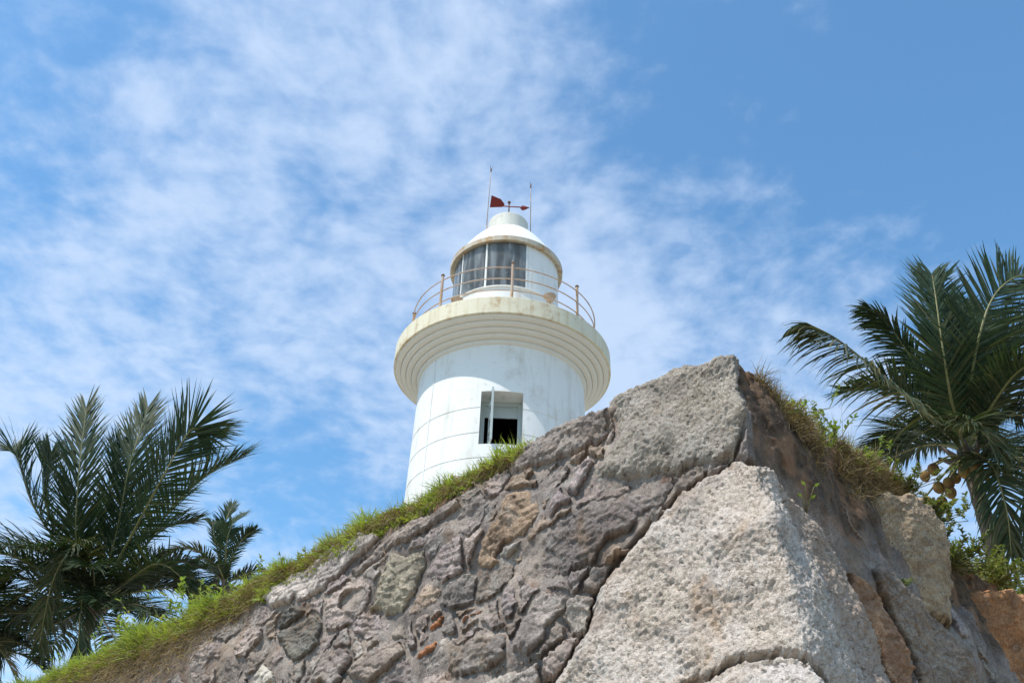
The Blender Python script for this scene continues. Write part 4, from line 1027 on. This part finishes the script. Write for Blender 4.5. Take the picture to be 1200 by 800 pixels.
# ------------------------------------------------------------------ grass, weeds, roots
def cap_point(s, back):
    """a point on the wall top, back metres inside the edge (negative: down the face)"""
    tz = top_z(s)
    if back >= 0: return wall_pos(s, tz + 0.05 * math.sqrt(max(back, 0)) - .25 * back ** 2, -back + big(s, tz))
    return wall_pos(s, tz + back, big(s, tz + back) + 0.02)
def blades(name, mat, spec, seed, label, cat):
    rg = np.random.default_rng(seed); rows = list(spec(rg)); n = len(rows)
    sv = np.array([r[0] for r in rows]); bk = np.array([r[1] for r in rows]); ln = np.array([r[2] for r in rows])[:, None]; w = np.array([r[3] for r in rows])[:, None]
    d = np.array([r[4] for r in rows], float); sag = np.array([r[5] for r in rows])[:, None]; dry = np.array([r[6] for r in rows])
    tz = top_z(sv); ib = np.maximum(bk, 0)
    zz_ = np.where(bk >= 0, tz + .05 * np.sqrt(ib) - .25 * ib ** 2, tz + bk); off = np.where(bk >= 0, -bk + big(sv, tz), big(sv, tz + bk) + .01)
    p = wall_pos(sv, zz_, off); d /= np.linalg.norm(d, axis=1, keepdims=True)
    sd = np.cross(d, rg.normal(0, 1, (n, 3))); sd /= np.linalg.norm(sd, axis=1, keepdims=True) + 1e-6
    V = np.zeros((n, 8, 3))
    for j in range(4):
        ww = w * (1, .85, .55, .05)[j] / 2
        V[:, 2 * j] = p - sd * ww; V[:, 2 * j + 1] = p + sd * ww
        p = p + d * ln / 3; d = d + np.array([0, 0, -1.0]) * sag * (j + 1) * .3; d /= np.linalg.norm(d, axis=1, keepdims=True)
    base = (np.arange(n) * 8)[:, None, None]
    F = (base + np.array([[0, 1, 3, 2], [2, 3, 5, 4], [4, 5, 7, 6]])[None]).reshape(-1, 4)
    o = mesh_obj(name, V.reshape(-1, 3), F, mat, None, True); float_attr(o, 'dry', np.clip(dry, 0, 1).repeat(8))
    set_props(o, label, cat, kind='stuff'); return o
OUT_L = np.array([-CB, -SB, 0]); OUT_R = np.array([CB, -SB, 0])
# how deep the turf is along s: (s from pixel column)
def s_at(x): 
    pts = TOPL if x < 858 else TOPR
    y = np.interp(x, *zip(*sorted(pts))); return px_to_wall(x, y, 0.0, -1 if x < 858 else 1)[0]
sa = [s_at(x) for x in (625, 600, 540, 440, 300, 100, -60)]
def turf_density(s): return float(np.interp(-s, [-sa[0], -sa[1], -sa[2], -sa[3], -sa[4], -sa[5], 19], [0, .75, 1, .8, 1, 1, 1]))
def green_spec(rg):
    lo, hi = -19.0, sa[0]
    tuft = rg.uniform(lo, hi, 900)
    for _ in range(30000):
        s = rg.choice(tuft) + rg.normal(0, .07) if rg.random() < .75 else rg.uniform(lo, hi)
        if rg.random() > turf_density(s) or s > hi: continue
        if perlin(s * 1.3, 0.5, 9) > .22 and rg.random() < .75: continue
        far = min(max((-s - 2.5) / 4, 0), 1)
        back = rg.uniform((-.08 - .18 * far) * (.6 + 1.2 * max(0, perlin(s * 2.3, 7.7, 5) + .3)), .45)
        d = np.array([0, 0, 1.0]) + OUT_L * rg.uniform(-.2, .9) + rg.normal(0, .6, 3)
        yield s, back, rg.uniform(.05, .19) * (1 + .6 * far) * (1 + 1.1 * perlin(s * 1.9, 3.3, 21)), rg.uniform(.007, .014) * (1 + .4 * far), d, rg.uniform(.2, 1.1), max(0, rg.normal(.04, .22))
    for _ in range(15000):      # broad little leaves of creeping herbs between the blades
        s = rg.choice(tuft) + rg.normal(0, .10)
        if rg.random() > turf_density(s) or s > hi: continue
        far = min(max((-s - 2.5) / 4, 0), 1)
        yield s, rg.uniform(-.12 - .2 * far, .35), rg.uniform(.04, .09) * (1 + .5 * far), rg.uniform(.016, .030) * (1 + .4 * far), np.array([0, 0, .7]) + OUT_L * .5 + rg.normal(0, .7, 3), .5, max(0, rg.normal(.05, .25))
    for _ in range(420):       # taller single stems
        s = rg.uniform(lo, hi)
        yield s, rg.uniform(-.02, .4), rg.uniform(.25, .42), .006, np.array([0, 0, 1.0]) + rg.normal(0, .22, 3), .15, .25
blades('grass', M_GRASS, green_spec, 31, 'bright green grass fringing the left rampart top', 'grass')
def dry_spec(rg):
    for _ in range(12000):
        s = rg.uniform(-19, sa[0]); 
        if rg.random() > turf_density(s): continue
        far = min(max((-s - 2.5) / 4, 0), 1)
        back = -abs(rg.normal(.03, .07 + .34 * min(max((-s - 7.5) / 3, 0), 1)))
        d = OUT_L * rg.uniform(.3, 1) + np.array([0, 0, rg.uniform(-1, .6)]) + rg.normal(0, .5, 3)
        yield s, back, rg.uniform(.05, .18) * (1 + .6 * far), rg.uniform(.004, .009) * (1 + .6 * far), d, rg.uniform(.4, 1.6), rg.uniform(0, 1)
blades('dry_grass', M_DRY, dry_spec, 32, 'brown dead grass and roots under the left turf', 'dry grass')
sr = [s_at(x) for x in (885, 905, 945, 1020, 1062, 1085, 1130, 1230)]
def right_dry(rg):
    for _ in range(12000):
        s = rg.uniform(sr[0], sr[4] + .2); t = np.interp(s, [sr[0], sr[1], sr[2], sr[3], sr[4]], [.15, .5, 1, 1, .9])
        if rg.random() > t: continue
        if perlin(s * 2.5, .3, 12) > .30: continue
        back = rg.uniform(-.50, .35) * t if rg.random() < .8 else rg.uniform(-.75, .2) * t
        d = OUT_R * rg.uniform(.0, .8) + np.array([-.2, -.2, rg.uniform(-.3, 1.0)]) + rg.normal(0, .5, 3)
        yield s, back, rg.uniform(.06, .24) * (1 + perlin(s * 3.1, back * 6, 14)), rg.uniform(.004, .009), d, rg.uniform(.2, 1.4), rg.uniform(-.5, .9)
    for _ in range(120):
        s = rg.uniform(sr[1], sr[4]); yield s, rg.uniform(-.1, .3), rg.uniform(.25, .5), .005, np.array([0, 0, 1.0]) + rg.normal(0, .25, 3), .1, .5
blades('dry_grass', M_DRY, right_dry, 33, 'straw brown grass hanging over the right face of the corner', 'dry grass')
def right_green(rg):
    for _ in range(3600):
        s = rg.uniform(sr[1], sr[-1]); t = np.interp(s, [sr[1], sr[2], sr[3], sr[4], sr[5], sr[6], sr[7]], [.2, .5, .45, .2, .5, 1, 1])
        if rg.random() > t: continue
        d = OUT_R * rg.uniform(.0, .8) + np.array([0, 0, rg.uniform(.2, 1.0)]) + rg.normal(0, .45, 3)
        yield s, rg.uniform(-.18, .35), rg.uniform(.07, .22), rg.uniform(.006, .012), d, rg.uniform(.2, 1.0), max(0, rg.normal(.25, .25))
blades('grass', M_GRASS, right_green, 34, 'thin green grass along the right rampart top', 'grass')

def weed(name, label, cat, x, y, back, h, n_stem, n_leaf, lsize, seed, mat=M_WEED, spread=.35, out=None, group=None, leafw=.45):
    """stems with paired leaves, rooted at the wall top below picture column x"""
    rg = np.random.default_rng(seed); s = s_at(x); p0 = cap_point(s, back)
    root = empty(name, tuple(float(v) for v in p0)); set_props(root, label, cat, group)
    sb = MB(); V = []; F = []
    o_ = OUT_L if s < 0 else OUT_R
    if out is None: out = .15
    for k in range(n_stem):
        st0 = rg.normal(0, spread * .35, 3); st0[2] = rg.uniform(-.10, .0)
        d = np.array([0, 0, 1.0]) + o_ * out + rg.normal(0, spread, 3); d /= np.linalg.norm(d); ln = h * rg.uniform(.6, 1.1)
        bend = rg.normal(0, .25, 3)
        pts = [st0 + d * ln * u + bend * ln * u * u * .5 for u in np.linspace(0, 1, 5)]
        sb.tube([np.array([0, 0, -.06])] + pts, [.006, .006, .005, .004, .003, .002], 4)
        for q in range(n_leaf):
            u = rg.uniform(.2, 1.0); i = min(int(u * 4), 3); p = pts[i] + (pts[i + 1] - pts[i]) * (u * 4 - i)
            ld = rg.normal(0, 1, 3); ld[2] = abs(ld[2]) * .5; ld = ld / np.linalg.norm(ld) + d * .35; ld /= np.linalg.norm(ld)
            sd = np.cross(ld, np.array([0, 0, 1.0]) + rg.normal(0, .4, 3)); sd /= np.linalg.norm(sd) + 1e-6
            L0 = lsize * rg.uniform(.6, 1.15); W0 = L0 * leafw; b0 = len(V)
            nn = np.cross(sd, ld)
            V += [p, p + ld * L0 * .35 + sd * W0 * .5 + nn * .1 * L0, p + ld * L0 * .7 + sd * W0 * .38, p + ld * L0 - nn * L0 * .12, p + ld * L0 * .7 - sd * W0 * .38, p + ld * L0 * .35 - sd * W0 * .5 + nn * .1 * L0]
            F += [(b0, b0 + 1, b0 + 2, b0 + 3), (b0, b0 + 3, b0 + 4, b0 + 5)]
    sb.build('stem', M_RACHIS, root, True)
    fo = mesh_obj('foliage', np.array(V), np.array(F), mat, root, True); float_attr(fo, 'dry', np.clip(rg.normal(.05, .2, len(V) // 6).repeat(6), 0, 1))
    return root
weed('weed', 'tall leafy weed in front of the left palm, nearest the dangling frond', 'weed', 120, 0, .1, .75, 5, 12, .10, 1)
weed('weed', 'upright weed with yellow green leaves against the palm right side', 'weed', 178, 0, .15, .95, 4, 12, .11, 2)
weed('weed', 'leafy weed on the turf just below the small distant palm', 'weed', 255, 0, .1, .55, 5, 12, .09, 3)
weed('weed', 'broad-leaved weed low on the turf left of the upright weed', 'weed', 150, 0, .0, .55, 8, 14, .12, 21)
weed('weed', 'clump of bright weeds where the turf meets the distant palm', 'weed', 215, 0, .02, .6, 8, 14, .11, 22)
weed('weed', 'pale weed standing on the turf right of the distant palm', 'weed', 310, 0, .05, .42, 7, 14, .08, 23)
weed('weed', 'small weed on the turf midway between distant palm and tower', 'weed', 350, 0, .05, .36, 6, 12, .07, 24)
weed('weed', 'low weed at the lower left end of the turf', 'weed', 65, 0, .1, .5, 6, 12, .09, 4)
weed('weed', 'feathery weed beside the tower foot on the turf', 'weed', 585, 0, .1, .28, 8, 14, .05, 5)
weed('weed', 'sparse flowering weed on the turf left of the tower', 'weed', 405, 0, .2, .4, 5, 8, .045, 6)
weed('weed', 'green leafy weed atop the dry grass right of the corner', 'weed', 972, 0, .05, .36, 10, 14, .06, 7, M_WEED, .4)
weed('weed', 'leafy weed hanging among the dry grass nearest the corner', 'weed', 925, 0, -.05, .25, 8, 14, .05, 25, M_WEED, .5)
weed('weed', 'bushy weed in the middle of the dry grass patch', 'weed', 955, 0, -.10, .17, 14, 16, .05, 26, M_WEED, .5, .5)
weed('weed', 'green weed at the lower end of the dry grass patch', 'weed', 1003, 0, -.12, .14, 14, 16, .05, 27, M_WEED, .5, .5)
weed('weed', 'thin weed standing on the skyline close right of the corner', 'weed', 935, 0, .05, .42, 3, 8, .045, 8)
weed('bush', 'dense small-leaved bush under the coconut cluster', 'bush', 1076, 0, -.22, .26, 75, 34, .06, 9, M_BUSH, .55, .3)
weed('bush', 'low straggly bush on top of the sandy slab', 'bush', 1050, 0, -.10, .15, 50, 26, .05, 19, M_BUSH, .6, .4)
weed('bush', 'dark green bush at the foot of the right palm trunk', 'bush', 1112, 0, -.12, .36, 75, 34, .06, 10, M_BUSH, .6, .3)
weed('bush', 'green bush on the rampart near the right picture edge', 'bush', 1160, 0, -.05, .32, 75, 34, .06, 11, M_BUSH, .6, .3)
weed('bush', 'bush cut by the right picture edge', 'bush', 1205, 0, -.05, .36, 75, 34, .06, 12, M_BUSH, .6, .3)
# seedling with four bright leaves on the shaded right face
def seedling(x, y, label, lsz, dirs, off=.08):
    s, z = px_to_wall(x, y, off, 1); p0 = wall_pos(s, z, off - .06)
    root = empty('seedling', tuple(float(v) for v in p0)); set_props(root, label, 'seedling')
    sb = MB(); V = []; F = []
    for dx, dy in dirs:
        tip = at(x + dx, y + dy, proj(p0)[2] - .12) - p0; mid = tip * .5 + np.array([-.01, -.03, .0])
        sb.tube([np.zeros(3), mid, tip], [.005, .004, .003], 5)
        ld = RT * np.sign(dx + .1) * .7 + UP * .6 - FW * .2; ld = ld / np.linalg.norm(ld); sd = np.cross(ld, FW); sd /= np.linalg.norm(sd); b0 = len(V)
        V += [tip, tip + ld * lsz * .4 + sd * lsz * .25, tip + ld * lsz, tip + ld * lsz * .4 - sd * lsz * .25]; F.append((b0, b0 + 1, b0 + 2, b0 + 3))
    sb.build('stem', M_RACHIS, root, True); mesh_obj('foliage', np.array(V), np.array(F), M_WEED, root, False)
seedling(948, 598, 'tiny seedling with bright leaves on the shaded right face', .06, [(-4, -30), (6, -28), (2, -14), (-8, -16)])
weed_s, weed_z = px_to_wall(1062, 682, .1, 1)
def face_tuft():
    p0 = wall_pos(weed_s, weed_z, .03); rg = np.random.default_rng(8)
    root = empty('weed', tuple(float(v) for v in p0)); set_props(root, 'small dark weed growing from the sandy slab on the right face', 'weed')
    V = []; F = []; sb = MB()
    for k in range(22):
        d = OUT_R * rg.uniform(.2, 1) + np.array([0, 0, rg.uniform(-.2, .8)]) + rg.normal(0, .5, 3); d /= np.linalg.norm(d); ln = rg.uniform(.05, .16)
        sb.tube([np.zeros(3), d * ln], [.003, .002], 4)
        for q in range(5):
            p = d * ln * rg.uniform(.4, 1); ld = rg.normal(0, 1, 3); ld /= np.linalg.norm(ld); sd = np.cross(ld, d); sd /= np.linalg.norm(sd) + 1e-6; b0 = len(V); L0 = .04
            V += [p, p + ld * L0 * .5 + sd * L0 * .25, p + ld * L0, p + ld * L0 * .5 - sd * L0 * .25]; F.append((b0, b0 + 1, b0 + 2, b0 + 3))
    sb.build('stem', M_RACHIS, root, True); mesh_obj('foliage', np.array(V), np.array(F), M_BUSH, root, False)
face_tuft()
def root_line(px, r, label, side):
    pts = []
    for x, y in px:
        s, z = px_to_wall(x, y, .05, side); pts.append(wall_pos(s, z, float(big(s, z)) + .045))
    c = spline(pts, 24); rg = np.random.default_rng(len(px) * 7)
    c = [p + rg.normal(0, .006, 3) for p in c]
    b = MB(); b.tube(c, [r * (1 - .6 * i / 23) for i in range(24)], 7)
    o = b.build('root', M_ROOT, None, True); set_props(o, label, 'root')
root_line([(992, 596), (995, 612), (1004, 625), (1012, 632), (1018, 648)], .014, 'pale dry root hanging down the right face below the grass', 1)
root_line([(530, 556), (543, 564), (556, 568), (566, 575)], .014, 'brown root poking out of the turf beside the tower foot', -1)
root_line([(449, 712 - 70), (452, 655), (448, 668)], .008, 'thin root crossing the left face under the turf', -1)
